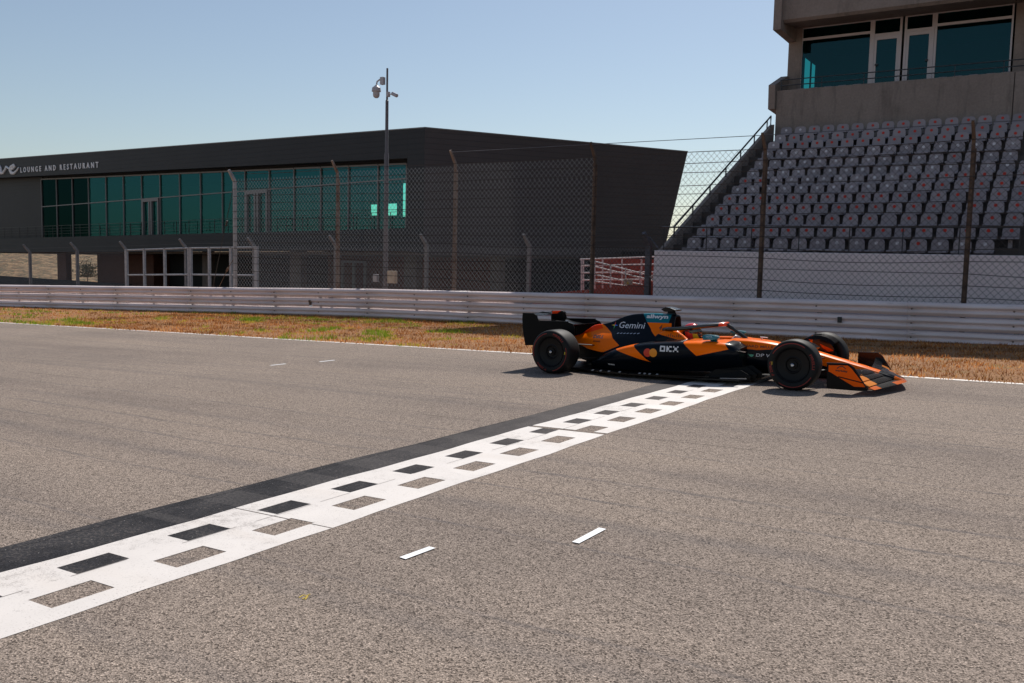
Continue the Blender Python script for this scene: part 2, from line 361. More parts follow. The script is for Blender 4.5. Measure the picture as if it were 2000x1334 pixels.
# dry grass blades
from mathutils import noise as mn
NB = 95000; bv = np.zeros((NB * 3, 3), np.float32); bc = np.ones((NB * 3, 4), np.float32); k = 0
while k < NB:
    x = random.uniform(-60, 4) if random.random() < .45 else random.uniform(-28, 3)
    e = edge_y(x) + .1; y = random.uniform(e - .13 - .16 * max(0, mn.noise((x * 1.3, 7, 2))), ip(RY, x) + .5)
    big = mn.noise((x * .16, y * .3, 3)); med = mn.noise((x * .9, y * 1.1, 0)); small = mn.noise((x * 3, y * 3, 9))
    left = min(max((-7 - x) / 8, 0), 1)
    green = left * (med * 1.0 + big * .6 + .05 + .25 * (1 - min((y - e) / 1.6, 1)) + small * .35)
    dens = .55 + .6 * small + .25 * med
    if random.random() > dens: continue
    if green > .47: c = (.17 + .08 * random.random(), .25 + .09 * random.random(), .025); hgt = random.uniform(.05, .14)
    elif green > .27: c = (.46 + .1 * random.random(), .35 + .08 * random.random(), .06); hgt = random.uniform(.04, .09)
    else:
        q = random.random(); tone = min(max(.95 + 1.0 * mn.noise((x * .5, y * .8, 21)) + .5 * mn.noise((x * 1.7, y * 2.1, 5)), .45), 1.4)
        c = (np.array((.50, .215, .065)) if q < .5 else np.array((.29, .10, .032)) if q < .84 else np.array((.66, .38, .16))) * tone; hgt = random.uniform(.025, .08) * (1.4 if small > .28 else 1)
    z = verge_z(x, y) - .005 if y > edge_y(x) + .08 else 0; a = random.uniform(0, 2 * math.pi); wd = random.uniform(.006, .014) * (1 + max(0, (-10 - x)) * .02)
    dx, dy = math.cos(a) * wd, math.sin(a) * wd; ln = random.uniform(0, 1.0) * hgt; la = random.uniform(0, 6.28)
    bv[3 * k] = (x - dx, y - dy, z); bv[3 * k + 1] = (x + dx, y + dy, z); bv[3 * k + 2] = (x + math.cos(la) * ln, y + math.sin(la) * ln, z + hgt)
    bc[3 * k:3 * k + 3, :3] = c; k += 1
me = bpy.data.meshes.new('dry_grass'); me.vertices.add(NB * 3); me.vertices.foreach_set('co', bv.ravel())
me.loops.add(NB * 3); me.loops.foreach_set('vertex_index', np.arange(NB * 3, dtype=np.int32)); me.polygons.add(NB)
me.polygons.foreach_set('loop_start', np.arange(0, NB * 3, 3, dtype=np.int32)); me.polygons.foreach_set('loop_total', np.full(NB, 3, np.int32))
at = me.color_attributes.new('blade', 'FLOAT_COLOR', 'POINT'); at.data.foreach_set('color', bc.ravel()); me.update()
m = mat('grass_blades', (.3, .2, .1), .8, spec=.1); n = N(m); ca = n.new('ShaderNodeVertexColor', layer_name='blade'); n.color(ca.outputs[0])
tl = n.new('ShaderNodeBsdfTranslucent'); n.l.new(ca.outputs[0], tl.inputs[0]); mx = n.new('ShaderNodeMixShader'); mx.inputs[0].default_value = .5
n.l.new(n.b.outputs[0], mx.inputs[1]); n.l.new(tl.outputs[0], mx.inputs[2]); n.l.new(mx.outputs[0], n.n['Material Output'].inputs[0])
me.materials.append(m); o = bpy.data.objects.new('dry_grass', me); col.objects.link(o); o.matrix_world = GM
tag(o, 'dry tufted grass with green patches between the asphalt and the barrier', 'grass', kind='stuff')

# ------------------------------------------------------------------ guard rail
gr = empty('guard_rail', label='white three-rail steel crash barrier running beside the grass verge', cat='barrier', frame=GM)
prof = [(0.03, 0), (0, .006), (-.055, .05), (-.078, .075), (-.078, .098), (-.055, .12), (-.004, .150), (-.004, .162), (-.055, .192), (-.078, .214), (-.078, .237), (-.066, .262), (-.035, .290), (0, .306), (.05, .314)]
jx = [-64.0]
while jx[-1] < 8: jx.append(jx[-1] + 4.32)
nb = 0
for a, b2 in zip(jx, jx[1:]):
    for r in range(3):
        q = MB(); secs = []
        for i in range(5):
            x = a + (b2 + .12 - a) * i / 4; top = ip(RZ, x) + random.uniform(-.004, .004); zb = top - .312 - r * (.336 if x > -24 else .336 + min((-24 - x) * .0012, .02)); y = ip(RY, x) + (0 if i < 4 else .004)
            secs.append([(x, y + p, zb + z) for p, z in prof])
        q.loft(secs, closed=False, cap=False)
        # folded lip and bolts
        for xb in (a + .08, a + 2.2):
            zb = ip(RZ, xb) - .312 - r * .336
            q.lathe([(0, -.03), (.014, -.028), (.018, -.012), (.018, 0)], (xb, ip(RY, xb) - .004, zb + .156), 'y', 8, mi=1)
        o = q.build('rail', [M['armco'], M['rust_dark']], gr, smooth=True); md = o.modifiers.new('Solidify', 'SOLIDIFY'); md.thickness = .006; md.offset = 0
x = -63.9
while x < 7:
    y = ip(RY, x); MB().box(x - .05, x + .05, y + .035, y + .16, ip(RZ, x) - 1.25, ip(RZ, x) - .05).build('post', M['galv'], gr); x += 2.16
xr = -5.05; MB().box(xr - .05, xr + .05, ip(RY, xr) - .12, ip(RY, xr) - .083, .36, .50).build('reflector', M['dark_rubber'], gr)
xr = -23.25; q = MB(); yb = ip(RY, xr)
q.box(xr - .05, xr + .03, yb - .115, yb - .08, .52, .60); q.box(xr - .03, xr + .07, yb - .112, yb - .08, .43, .53); q.box(xr - .01, xr + .12, yb - .11, yb - .08, .36, .42, 1)
q.build('bracket', [M['rust_dark'], M['tape_white']], gr)

# ------------------------------------------------------------------ fences
def chain(mb, x0, x1, z0f, h0, h1, y, p=.15, r=.0035, slope=1.0, mi=0):
    wv = []
    Lx = x1 - x0; Hh = h1 - h0
    for sgn in (1, -1):
        c = -Hh / slope
        while c < Lx + Hh / slope:
            # x = c + t (sgn=1) or x = c + Hh/slope - t ; h = slope*t
            pts = []
            ta, tb = 0, Hh / slope
            if sgn == 1: ta = max(ta, -c); tb = min(tb, Lx - c); f = lambda t: c + t
            else: ta = max(ta, c + Hh / slope - Lx); tb = min(tb, c + Hh / slope); f = lambda t: c + Hh / slope - t
            if tb - ta > .05:
                A = (x0 + f(ta), y, z0f(x0 + f(ta)) + h0 + slope * ta); B = (x0 + f(tb), y, z0f(x0 + f(tb)) + h0 + slope * tb)
                wv.append((A, B))
            c += p
    for A, B in wv: mb.tube([A, B], r, 3, mi, cap=False)
df = empty('debris_fence', (-7.3, 23.62, 0), 'tall chain link debris fence on rusty bent posts behind the barrier', 'fence')
TX = [(-27.71, 4.74, 'galv', 1), (-22.40, 4.88, 'rust', 0), (-17.30, 5.0, 'rust', 0), (-12.30, 5.0, 'rust_dark', 0), (-7.315, 4.99, 'rust_dark', 0), (-2.445, 5.0, 'rust_dark', 0), (2.45, 5.02, 'rust_dark', 0)]
YF = 23.62
zt_ = lambda x: float(np.interp(x, [p[0] for p in TX], [p[1] for p in TX]))
inv = Matrix.Translation((7.3, -YF, 0))
def dadd(mb, name, mt, **k):
    o = mb.build(name, mt, df, **k); o.matrix_parent_inverse = inv; return o
for x, zt, mt, big in TX:
    q = MB(); wd = .075 if big else .055
    q.tube([(x, YF, gz(x) - .2), (x, YF, zt - .42), (x, YF - .05, zt - .34), (x - .02, YF - .26, zt)], [wd, wd, wd, wd * .8], 4)
    if not big:
        q.tube([(x + .05, YF + .03, gz(x)), (x + .05, YF + .03, zt - .6)], .028, 4)
    dadd(q, 'post', M[mt])
for (xa, za, _, _), (xb, zb, _, _) in zip(TX, TX[1:]):
    q = MB(); sag = random.uniform(-.05, .03)
    chain(q, xa, xb, lambda x: 0, gz(xa) + .88, 4.0, YF - .06, p=.16, r=.0044, slope=1.05)
    zl = lambda x: zt_(x) - .62 - .9 * 0
    dadd(q, 'wire_mesh', M['wire'] if xa < -16 else M['cable'])
    q = MB(); chain(q, xa, xb, lambda x: 4.0 + (0), 0, zt_((xa + xb) / 2) - .38 - 4.0 + sag, YF - .06, p=.16, r=.0042, slope=1.05)
    dadd(q, 'wire_mesh', M['wire'] if xa < -16 else M['cable'])
for i in range(-2, 14):
    z = .93 + .282 * i; q = MB(); pts = []
    for (xa, _, _, _), (xb, _, _, _) in zip(TX, TX[1:]):
        sg = random.uniform(-.11, .03) if i < 6 else random.uniform(-.05, .03)
        if z < gz(xa) + .92: continue
        for t in np.linspace(0, 1, 7)[:-1]: pts.append((xa + (xb - xa) * t, YF - .075, z + sg * math.sin(t * math.pi)))
    pts.append((TX[-1][0], YF - .075, z)); dadd(q.tube(pts, .0115, 4), 'cable', M['cable'])
q = MB(); q.tube([(p[0] - .02, YF - .25, p[1] - .06) for p in TX[2:]], .009, 5); dadd(q, 'cable', M['galv_dark'])
q = MB(); q.tube([(-27.74, YF - .02, 4.2), (-29.75, YF + .6, .2)], .012, 5); q.tube([(-28.4, YF + .2, 2.85), (-28.5, YF + .24, 2.65)], .04, 6); dadd(q, 'guy_wire', M['dark_rubber'])
q = MB(); q.tube([(-27.75, YF, 1.45), (-28.5, YF + .3, .95)], .012, 5); q.tube([(-28.42, YF + .27, 1.02), (-28.6, YF + .34, .9)], .05, 6); q.tube([(-28.6, YF + .34, .9), (-29.9, YF + .8, -.2)], .01, 4); dadd(q, 'guy_wire', M['rust_dark'])

lf = empty('low_fence', (-30, 27, 0), 'low chain link fence on bent grey posts between building and barrier', 'fence')
LP = [(-52.2, 1.66), (-47.87, 1.80), (-43.54, 1.95), (-39.45, 2.04), (-34.99, 2.19), (-30.45, 2.28), (-25.67, 2.39), (-21.05, 2.45), (-16.52, 2.47), (-12.0, 2.53)]
lz = lambda x: float(np.interp(x, [p[0] for p in LP], [p[1] for p in LP]))
inv2 = Matrix.Translation((30, -27, 0))
def ladd(mb, name, mt, **k):
    o = mb.build(name, mt, lf, **k); o.matrix_parent_inverse = inv2; return o
for x, zt in LP:
    q = MB(); end = x > -13; wd = .12 if end else .085
    q.tube([(x, 27, gz(x) - .2), (x, 27, zt - .42), (x, 26.96, zt - .36), (x - .05, 26.68, zt)], [wd, wd, wd * .95, wd * .7], 4)
    ladd(q, 'post', M['galv_dark'] if end else M['galv_mid'])
for (xa, za), (xb, zb) in zip(LP, LP[1:]):
    if -39.5 < xa < -31: continue
    q = MB(); chain(q, xa, xb, lambda x: lz(x) - 2.45, .0, 1.98, 26.98, p=.11, r=.0036, slope=1.25); ladd(q, 'wire_mesh', M['wire_dark'])
for z in (.42, .22): ladd(MB().tube([(p[0] - .04, 26.8, p[1] - z) for p in LP], .005, 4), 'cable', M['galv_dark'])
ladd(MB().tube([(-11.95, 26.95, 2.4), (-9.7, 26.2, .1)], .028, 6), 'brace', M['galv_dark'])
ladd(MB().tube([(-11.9, 26.9, 1.15), (-10.6, 26.6, .2)], .028, 6), 'brace', M['galv_dark'])
# galvanised double gate in the low fence
gt = empty('gate', (-35, 27, 0), 'galvanised steel tube gate standing in the low fence', 'gate'); invg = Matrix.Translation((35, -27, 0))
gx = [onY(px, 500, 26.9).x for px in (248, 283, 323, 372, 410, 452, 502)]
for leaf in ((0, 1, 2, 3), (3, 4, 5, 6)):
    q = MB()
    for i in leaf:
        x = gx[i]; r = .085 if i in (0, 6) else .055
        x += {0: 0, 3: .07 if leaf[0] == 3 else -.07, 6: 0}.get(i, 0)
        q.box(x - r, x + r, 26.82, 26.92, gz(x) - .1, lz(x) - .36 - .012)
    a, b2 = gx[leaf[0]] + .085, gx[leaf[-1]] - .14
    for h in (.42, 1.62):
        q.tube([(a, 26.87, lz(a) - h), (b2, 26.87, lz(b2) - h)], .04, 6)
    o = q.build('gate_leaf', M['galv'], gt); o.matrix_parent_inverse = invg

# ------------------------------------------------------------------ camera pole
cp = empty('camera_pole', (-21.35, 25, gz(-21)), 'tall grey pole with dome camera at the top and beige boxes below', 'pole'); invp = Matrix.Translation((21.35, -25, -gz(-21)))
def padd(mb, name, mt, par=None, **k):
    o = mb.build(name, mt, par or cp, **k)
    if not par: o.matrix_parent_inverse = invp
    return o
px_ = -21.35
padd(MB().lathe([(.09, -1.2), (.09, 1.9), (.082, 3.0), (.082, 5.2), (.06, 5.3), (.055, 7.1), (.036, 7.12), (.034, 8.22), (0, 8.22)], (px_, 25, 0), 'z', 20), 'mast', M['pole'], smooth=True)
def cpos(zx, zy): return onY(700 + zx / 11.117, 120 + zy / 11.117, 25)
c0 = cpos(410, 640); 
q = MB().lathe([(0, .20), (.045, .19), (.075, .16), (.15, .10), (.165, 0), (.165, -.03), (.12, -.035), (.12, -.16), (.10, -.22), (.055, -.255), (0, -.265)], (c0.x, 24.95, c0.z), 'z', 20)
dc = padd(q, 'dome_camera', M['cam_white'], smooth=True)
b0 = cpos(560, 430); q = MB().box(b0.x - .085, b0.x + .06, 24.86, 25.0, b0.z - .13, b0.z + .13)
q.tube([(b0.x - .06, 24.93, b0.z + .06), (b0.x - .16, 24.94, b0.z + .06), (c0.x + .03, 24.95, b0.z + .0), (c0.x, 24.95, c0.z + .17)], .03, 8)
padd(q, 'camera_bracket', M['cam_white'], bevel=.01)
b1 = cpos(670, 715); b3 = cpos(875, 755); b2_ = cpos(760, 715)
q = MB().box(b1.x - .05, b1.x + .03, 24.9, 25.02, b1.z - .09, b1.z + .08); q.tube([(b1.x, 24.95, b1.z), (b2_.x, 24.95, b2_.z)], .02, 6)
q.tube([(b2_.x, 24.95, b2_.z + .02), (b3.x, 24.9, b3.z)], .065, 8); padd(q, 'bullet_camera', M['cam_white'])
p1 = onY(735, 543, 24.85); p2 = onY(765, 540, 24.8)
padd(MB().box(p1.x - .13, p1.x + .06, 24.80, 24.93, p1.z - .14, p1.z + .13), 'junction_box', M['galv'], bevel=.008)
padd(MB().box(p2.x - .16, p2.x + .18, 24.74, 24.90, p2.z - .24, p2.z + .2), 'junction_box', M['beige'], bevel=.008)

# ------------------------------------------------------------------ lounge building
def glass_mat(name, tint, refl, rfac, rough=.015):
    m = bpy.data.materials.new(name); m.use_nodes = True; t = m.node_tree; t.nodes.remove(t.nodes['Principled BSDF']); out = t.nodes['Material Output']
    a = t.nodes.new('ShaderNodeBsdfTransparent'); a.inputs[0].default_value = (*tint, 1)
    g = t.nodes.new('ShaderNodeBsdfGlossy'); g.inputs[0].default_value = (*refl, 1); g.inputs['Roughness'].default_value = rough
    x = t.nodes.new('ShaderNodeMixShader'); x.inputs[0].default_value = rfac
    t.links.new(a.outputs[0], x.inputs[1]); t.links.new(g.outputs[0], x.inputs[2]); t.links.new(x.outputs[0], out.inputs[0]); return m
M['teal_glass'] = glass_mat('teal_glass', (.22, .98, .84), (.15, .60, .68), .125)
M['dark_reflection_glass'] = glass_mat('dark_reflection_glass', (.05, .2, .2), (.12, .45, .48), .035)  # dark building mirrored in the left panes, put into the glass colour
M['dark_teal_glass'] = glass_mat('dark_teal_glass', (.15, .52, .50), (.20, .44, .47), .07)
def clad(name, c1, c2, pitch):
    m = mat(name, c1, .55, spec=.4); n = N(m); co = n.coord('Object'); sp = n.new('ShaderNodeSeparateXYZ'); n.l.new(co, sp.inputs[0])
    fr = n.math('FRACT', n.math('DIVIDE', sp.outputs[2], pitch)); line = n.math('LESS_THAN', fr, .10)
    f = n.noise(co, .5, 5, .6); c = n.ramp(f, (.3, c1), (.7, c2))
    n.color(n.mix(n.math('MULTIPLY', line, .55), c, tuple(Vector(c1) * .45)))
    n.bump(n.math('SUBTRACT', 1, line), .4, .02); return m
M['clad'] = clad('anthracite_cladding', (.019, .017, .0185), (.026, .0235, .025), .30)
M['clad_brown'] = clad('brown_grey_cladding', (.062, .050, .049), (.075, .061, .060), .30)
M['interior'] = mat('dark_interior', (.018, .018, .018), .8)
M['frame_grey'] = mat('aluminium_frame', (.21, .19, .185), .45, .2)
M['rail_dark'] = mat('dark_railing', (.035, .035, .04), .4, .4)
M['brick_red'] = mottled('red_brown_render', (.12, .042, .028), (.16, .06, .04), 2)
M['conc_brown'] = mottled('brown_concrete', (.11, .075, .055), (.16, .11, .085), 1.5)
BA = math.radians(5.4842); bd = Vector((math.cos(BA), -math.sin(BA), 0)); bn = Vector((math.sin(BA), math.cos(BA), 0)); BP = Vector((-30.944, 39.429, 0))
def B(s, w_, z): return BP + bd * s + bn * w_ + Vector((0, 0, z))
def Bpx(x, y, w_=0.0): return on_plane(x, y, BP + bn * w_, bn)
def Bs(p): return (p - BP).dot(bd)
Dn = (BP - CW).dot(bn); WG = .9; kk = 1 + WG / Dn
def Gl(s, z): return CW + (B(s, 0, z) - CW) * kk       # glass plane, WG behind the fascia
lb = empty('lounge_building', B(-25, 5, gz(-55)), 'long low black building with teal ribbon windows and a slanting fascia', 'building')
invb = Matrix.Translation(-B(-25, 5, gz(-55)))
def badd(mb, name, mt, par=None, lab=None, **k):
    o = mb.build(name, mt, par or lb, **k)
    if not par: o.matrix_parent_inverse = invb
    if lab: o['label'] = lab
    return o
zr = lambda s: 8.61 - .0179 * s
zf = lambda s: 7.06 - .0166 * (s + 1.3)
zb_ = lambda s: 3.12 + .0140 * (s + 5.7)
zl_ = lambda s: 1.98 + .016 * (s + 5.7)
SLF = -62
q = MB().prism([B(SLF, 0, zf(SLF)), B(-1.32, 0, zf(-1.32)), B(-1.32, 0, zr(-1.32)), B(SLF, 0, zr(SLF))], bn * .85)
badd(q, 'fascia', M['clad'])
q = MB().prism([B(-1.315, 0, zl_(-1.3) - .1), B(0, 0, 1.76), B(0, 0, zr(0)), B(-1.315, 0, zr(-1.315))], bn * .85); badd(q, 'corner_wall', M['clad'])
q = MB().prism([B(SLF, 0, zl_(SLF)), B(-1.32, 0, zl_(-1.32) - .09), B(-1.32, 0, zb_(-1.32)), B(SLF, 0, zb_(SLF))], bn * .85); badd(q, 'balcony_band', M['clad'])
# thin metal coping on the roof edge
q = MB().prism([B(SLF, -.03, zr(SLF)), B(0, -.03, zr(0)), B(0, -.03, zr(0) + .06), B(SLF, -.03, zr(SLF) + .06)], bn * .3); badd(q, 'coping', M['frame_grey'])
# east wall
dR = Vector((.563, .826, 0)).normalized(); nR = Vector((-dR.y, dR.x, 0))
def Epx(x, y): return on_plane(x, y, BP, nR)
c0 = Vector((BP.x, BP.y, 0)); e = [c0 + Vector((0, 0, 1.76)), Epx(1292, 505), Epx(1302, 470), Epx(1343, 297), c0 + Vector((0, 0, 8.61))]
q = MB().prism([p + dR * .003 for p in e], nR * .5); badd(q, 'end_wall', M['clad_brown'], lab='brown grey end wall with a slanting outer edge')
tp = e[3]
q = MB().prism([e[4] + Vector((0, 0, .0)) - nR * .03, tp - nR * .03, tp - nR * .03 + Vector((0, 0, .06)), e[4] - nR * .03 + Vector((0, 0, .06))], nR * .3); badd(q, 'coping', M['frame_grey'])
# roof, back wall and far end
q = MB(); back = tp + nR * 16
rf = [B(SLF, .4, zr(SLF) - .15), B(-.5, .4, zr(0) - .15), tp + nR * .3 - Vector((0, 0, .2)), back - Vector((0, 0, .2)), B(SLF, 26, zr(SLF) - .4)]
q.prism(rf, Vector((0, 0, -.25))); badd(q, 'roof', M['clad'])
# ribbon of windows
ms = [-44.58, -41.91, -39.24, -36.6, -33.9, -31.31, -28.74, -26.24, -23.72, -21.16, -18.61, -16.1, -13.54, -11.07, -8.55, -6.07, -3.58, -1.3]
gb = lambda s: 3.43 + .0205 * (s + 3.5) - .25; gtz = lambda s: 5.90 + .018 * (s + 3.5); gtop = lambda s: 6.75 - .0166 * (s + 1.3)
def bar(mb, a, b, wd, dp=.09, mi=0):   # bar between (s,z) points on the glass plane
    A, Bq = Gl(*a), Gl(*b); t = (Bq - A).normalized(); sd_ = t.cross(bn).normalized() * wd
    mb.prism([A - sd_ - bn * dp, Bq - sd_ - bn * dp, Bq + sd_ - bn * dp, A + sd_ - bn * dp], bn * dp * 1.6, mi)
for i, (a, b) in enumerate(zip(ms, ms[1:])):
    q = MB()
    bar(q, (a, gb(a)), (a, gtop(a)), .035); bar(q, (a + .04, gtz(a)), (b - .04, gtz(b)), .035, .08); bar(q, (a + .04, gtop(a)), (b - .04, gtop(b)), .05, .08)
    if i == len(ms) - 2: bar(q, (b, gb(b)), (b, gtop(b)), .035)
    fo = badd(q, 'window', M['frame_grey'], lab='dark end window beside the blank wall' if i == 0 else None)
    pn = MB().add([Gl(a, gb(a)), Gl(b, gb(b)), Gl(b, gtop(b)), Gl(a, gtop(a))], [(0, 1, 2, 3)]); po = pn.build('pane', M['dark_reflection_glass' if i < 3 else 'teal_glass'], fo)
    po.matrix_parent_inverse = fo.matrix_parent_inverse.inverted() @ invb if False else Matrix.Identity(4)
for a, b in ((-28.74, -26.24), (-16.1, -13.54)):
    q = MB(); mid = (a + b) / 2
    for s in (a + .22, mid - .14, mid + .14, b - .2): bar(q, (s, gb(s)), (s, gtz(s) - .15), .085, .16)
    bar(q, (a + .14, gtz(a) - .12), (b - .12, gtz(b) - .12), .12, .17); badd(q, 'double_door', M['frame_grey'])
# blank wall left of the windows, soffit, room behind
q = MB().prism([Gl(SLF, gb(SLF) - .5), Gl(-44.6, gb(-44.6) - .2), Gl(-44.6, gtop(-44.6) + .3), Gl(SLF, gtop(SLF) + .3)], bn * .3); badd(q, 'recess_wall', M['clad'])
rb = MB(); zc = 3.0; WB = 10.0
rb.prism([B(SLF, 1.2, 2.2), B(-.9, 1.2, 2.95), B(5.2, 11, 2.95), B(SLF, 11, 2.2)], (0, 0, -.3))
rb.prism([B(SLF, 1.0, 7.9), B(-.9, 1.0, 6.95), B(5.2, 11, 6.9), B(SLF, 11, 7.9)], (0, 0, .1))
rb.prism([B(-45.5, .94, 1.9), B(-45.5, 10, 1.9), B(-45.5, 10, 8.0), B(-45.5, .94, 8.0)], bd * -.6)
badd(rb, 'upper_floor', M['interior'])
q = MB().prism([B(SLF, .855, zf(SLF) - .02), B(-1.33, .855, zf(-1.33) - .02), B(-1.33, .855, zf(-1.33) + .35), B(SLF, .855, zf(SLF) + .35)], bn * .5); badd(q, 'window_soffit', M['clad'])
wins = [[Bpx(px, py, WB) for px, py in ((x0, y1), (x1, y1), (x1, y0), (x0, y0))] for x0, x1, y0, y1 in ((721, 736, 399, 421), (746, 775, 397, 421), (783, 800, 351, 423))]
bw = MB(); s_prev = SLF; za, zt2 = 1.9, 8.2
for wv in wins:
    s0, s1 = Bs(wv[0]), Bs(wv[1]); z0, z1 = wv[0].z, wv[2].z
    bw.prism([B(s_prev, WB, za), B(s0, WB, za), B(s0, WB, zt2), B(s_prev, WB, zt2)], bn * .2)
    bw.prism([B(s0, WB, za), B(s1, WB, za), B(s1, WB, z0), B(s0, WB, z0)], bn * .2); bw.prism([B(s0, WB, z1), B(s1, WB, z1), B(s1, WB, zt2), B(s0, WB, zt2)], bn * .2); s_prev = s1
bw.prism([B(s_prev, WB, za), B(5.25, WB, za), B(5.25, WB, zt2), B(s_prev, WB, zt2)], bn * .2)
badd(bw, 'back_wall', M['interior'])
# balcony railing
q = MB(); s = -60
while s < -1.4:
    q.tube([B(s, .06, zb_(s) - .05), B(s, .06, zb_(s) + .95)], .022, 4); s += 1.55
for h in (.95, .72, .5, .28): q.tube([B(SLF + 1, .06, zb_(SLF + 1) + h), B(-1.4, .06, zb_(-1.4) + h)], .02 if h > .9 else .012, 4)
badd(q, 'balcony_railing', M['rail_dark'])
# ground floor: soffit, columns, recessed walls, doors
q = MB().prism([B(SLF, .86, zl_(SLF)), B(-.2, .86, 1.72), B(6.6, 14, 1.72), B(SLF, 14, zl_(SLF))], (0, 0, .15)); badd(q, 'soffit', M['conc_brown'])
def gfwall(x0, x1, w_, mt, name, top=2.3, th=.3):
    a, b = Bs(Bpx(x0, 520, w_)), Bs(Bpx(x1, 520, w_)); q = MB()
    q.prism([B(a, w_, -2.6), B(b, w_, -2.6), B(b, w_, min(top, zl_(b) + .08)), B(a, w_, min(top, zl_(a) + .08))], bn * th); return badd(q, name, M[mt])
gfwall(190, 300, 6, 'brick_red', 'ground_floor_wall', th=5)
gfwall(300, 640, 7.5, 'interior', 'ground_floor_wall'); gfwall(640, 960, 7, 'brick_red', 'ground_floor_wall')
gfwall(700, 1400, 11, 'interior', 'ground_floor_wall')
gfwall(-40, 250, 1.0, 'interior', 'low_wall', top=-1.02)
for x0, x1, w_ in ((112, 129, 3), (395, 408, 3), (566, 588, 2.5), (789, 813, 2.5), (958, 976, 5)): gfwall(x0, x1, w_, 'conc_brown' if x0 > 300 else 'brick_red', 'column', th=.5)
q = MB()
for x in (668, 690, 712):
    p = Bpx(x, 540, 6.4); s = Bs(p); q.prism([B(s - .12, 6.4, -1.5), B(s + .12, 6.4, -1.5), B(s + .12, 6.4, 1.25), B(s - .12, 6.4, 1.25)], bn * .1)
sa, sb2 = Bs(Bpx(668, 540, 6.4)), Bs(Bpx(712, 540, 6.4)); q.prism([B(sa, 6.38, 1.1), B(sb2, 6.38, 1.1), B(sb2, 6.38, 1.25), B(sa, 6.38, 1.25)], bn * .08); badd(q, 'double_door', M['frame_grey'])
# sign lettering on the fascia
tv, tf = text2d('LOUNGE AND RESTAURANT', 1.0, .018, 1.75)
x0, x1 = min(p[0] for p in tv), max(p[0] for p in tv); hcap = max(p[1] for p in tv)
q = MB(); s0, s1, z0, z1 = -48.42, -35.02, 8.20, 8.045
def sg(x, y, w_): t = (x - x0) / (x1 - x0); return B(s0 + (s1 - s0) * t, w_, z0 + (z1 - z0) * t + y / hcap * .44)
nv = len(tv); q.add([sg(x, y, -.05) for x, y in tv] + [sg(x, y, -.004) for x, y in tv], [tuple(f) for f in tf] + [tuple(i + nv for i in f) for f in tf])
ec = {}
for f in tf:
    for i in range(len(f)):
        e2 = (f[i], f[(i + 1) % len(f)]); ec[tuple(sorted(e2))] = ec.get(tuple(sorted(e2)), 0) + 1
q.f += [(a, b, b + nv, a + nv) for (a, b), c in ec.items() if c == 1]; q.m += [0] * sum(1 for c in ec.values() if c == 1)
M['sign_white'] = mat('sign_white', (.88, .84, .82), .5)
def spx(x, y): p = Bpx(x / 3.812, 230 + y / 3.812); return p - bn * .03
q.tube([spx(-40, 372), spx(-22, 395), spx(-12, 372), spx(0, 360), spx(8, 378), spx(14, 414), spx(26, 412), spx(44, 385), spx(50, 366), spx(60, 372), spx(76, 384)], [.08, .1, .1, .12, .16, .15, .12, .11, .11, .09, .08], 8)
q.tube([spx(78, 384), spx(100, 378), spx(118, 360), spx(104, 352), spx(88, 366), spx(82, 392), spx(90, 412), spx(108, 414), spx(128, 395), spx(143, 370)], [.10, .10, .10, .11, .15, .16, .15, .12, .09, .06], 8)
badd(q, 'sign_lettering', M['sign_white'], lab='white fascia lettering with a script word end then LOUNGE AND RESTAURANT')

# hillside seen through the open ground floor
m = mat('scrub_slope', (.3, .2, .1), .95); n = N(m); co = n.coord('Object')
a = n.noise(n.coord('Object', (.35, 1, 1)), .9, 6, .65); b = n.noise(co, 1.3, 5, .7)
c = n.ramp(a, (.40, (.11, .064, .03)), (.5, (.26, .155, .075)), (.6, (.36, .235, .125)))
n.color(n.mix(n.ramp(b, (.50, (0, 0, 0)), (.57, (1, 1, 1))), c, (.075, .07, .032))); n.bump(b, .6, .5)
q = MB(); nx, ny = 60, 24
for i in range(nx + 1):
    for j in range(ny + 1):
        x = -330 + 260 * i / nx; y = 74 + 100 * j / ny; zz = -6.2 + .15 * (y - 74) + .9 * mn.noise((x * .05, y * .07, 0)) + .5 * mn.noise((x * .2, y * .3, 4))
        q.v.append((x, y, min(zz, 5)))
for i in range(nx):
    for j in range(ny): a = i * (ny + 1) + j; q.f.append((a, a + ny + 1, a + ny + 2, a + 1)); q.m.append(0)
o = q.build('hillside', m, smooth=True); tag(o, kind='structure')
M['leaf'] = mottled('olive_leaf', (.045, .06, .035), (.10, .11, .06), 8)
p = onY(171, 541, 84); sh = empty('shrub', p, 'grey green bush on the tan hillside seen under the building', 'bush')
q = MB()
for i in range(700):
    v = Vector((random.gauss(0, .75), random.gauss(0, .7), abs(random.gauss(.9, .75)))); r = .16; a = Vector((random.gauss(0, 1), random.gauss(0, 1), random.gauss(0, 1))).normalized(); b = a.orthogonal().normalized()
    q.add([v - a * r, v + b * r * .5, v + a * r, v - b * r * .5], [(0, 1, 2, 3)])
q.build('crown', M['leaf'], sh); MB().tube([(0, 0, -1), (.05, 0, .9)], [.1, .05], 6).build('trunk', M['conc_brown'], sh)
p = onY(134, 543, 80); o = MB().lathe([(.14, -2.5), (.12, 2.6), (.08, 9.0), (0, 9)], (0, 0, 0), 'z', 10).build('lamp_mast', M['pole']); o.location = p
o.location.z -= 1; o.scale.z = .35; tag(o, 'slim grey post on the hillside seen under the building', 'post')

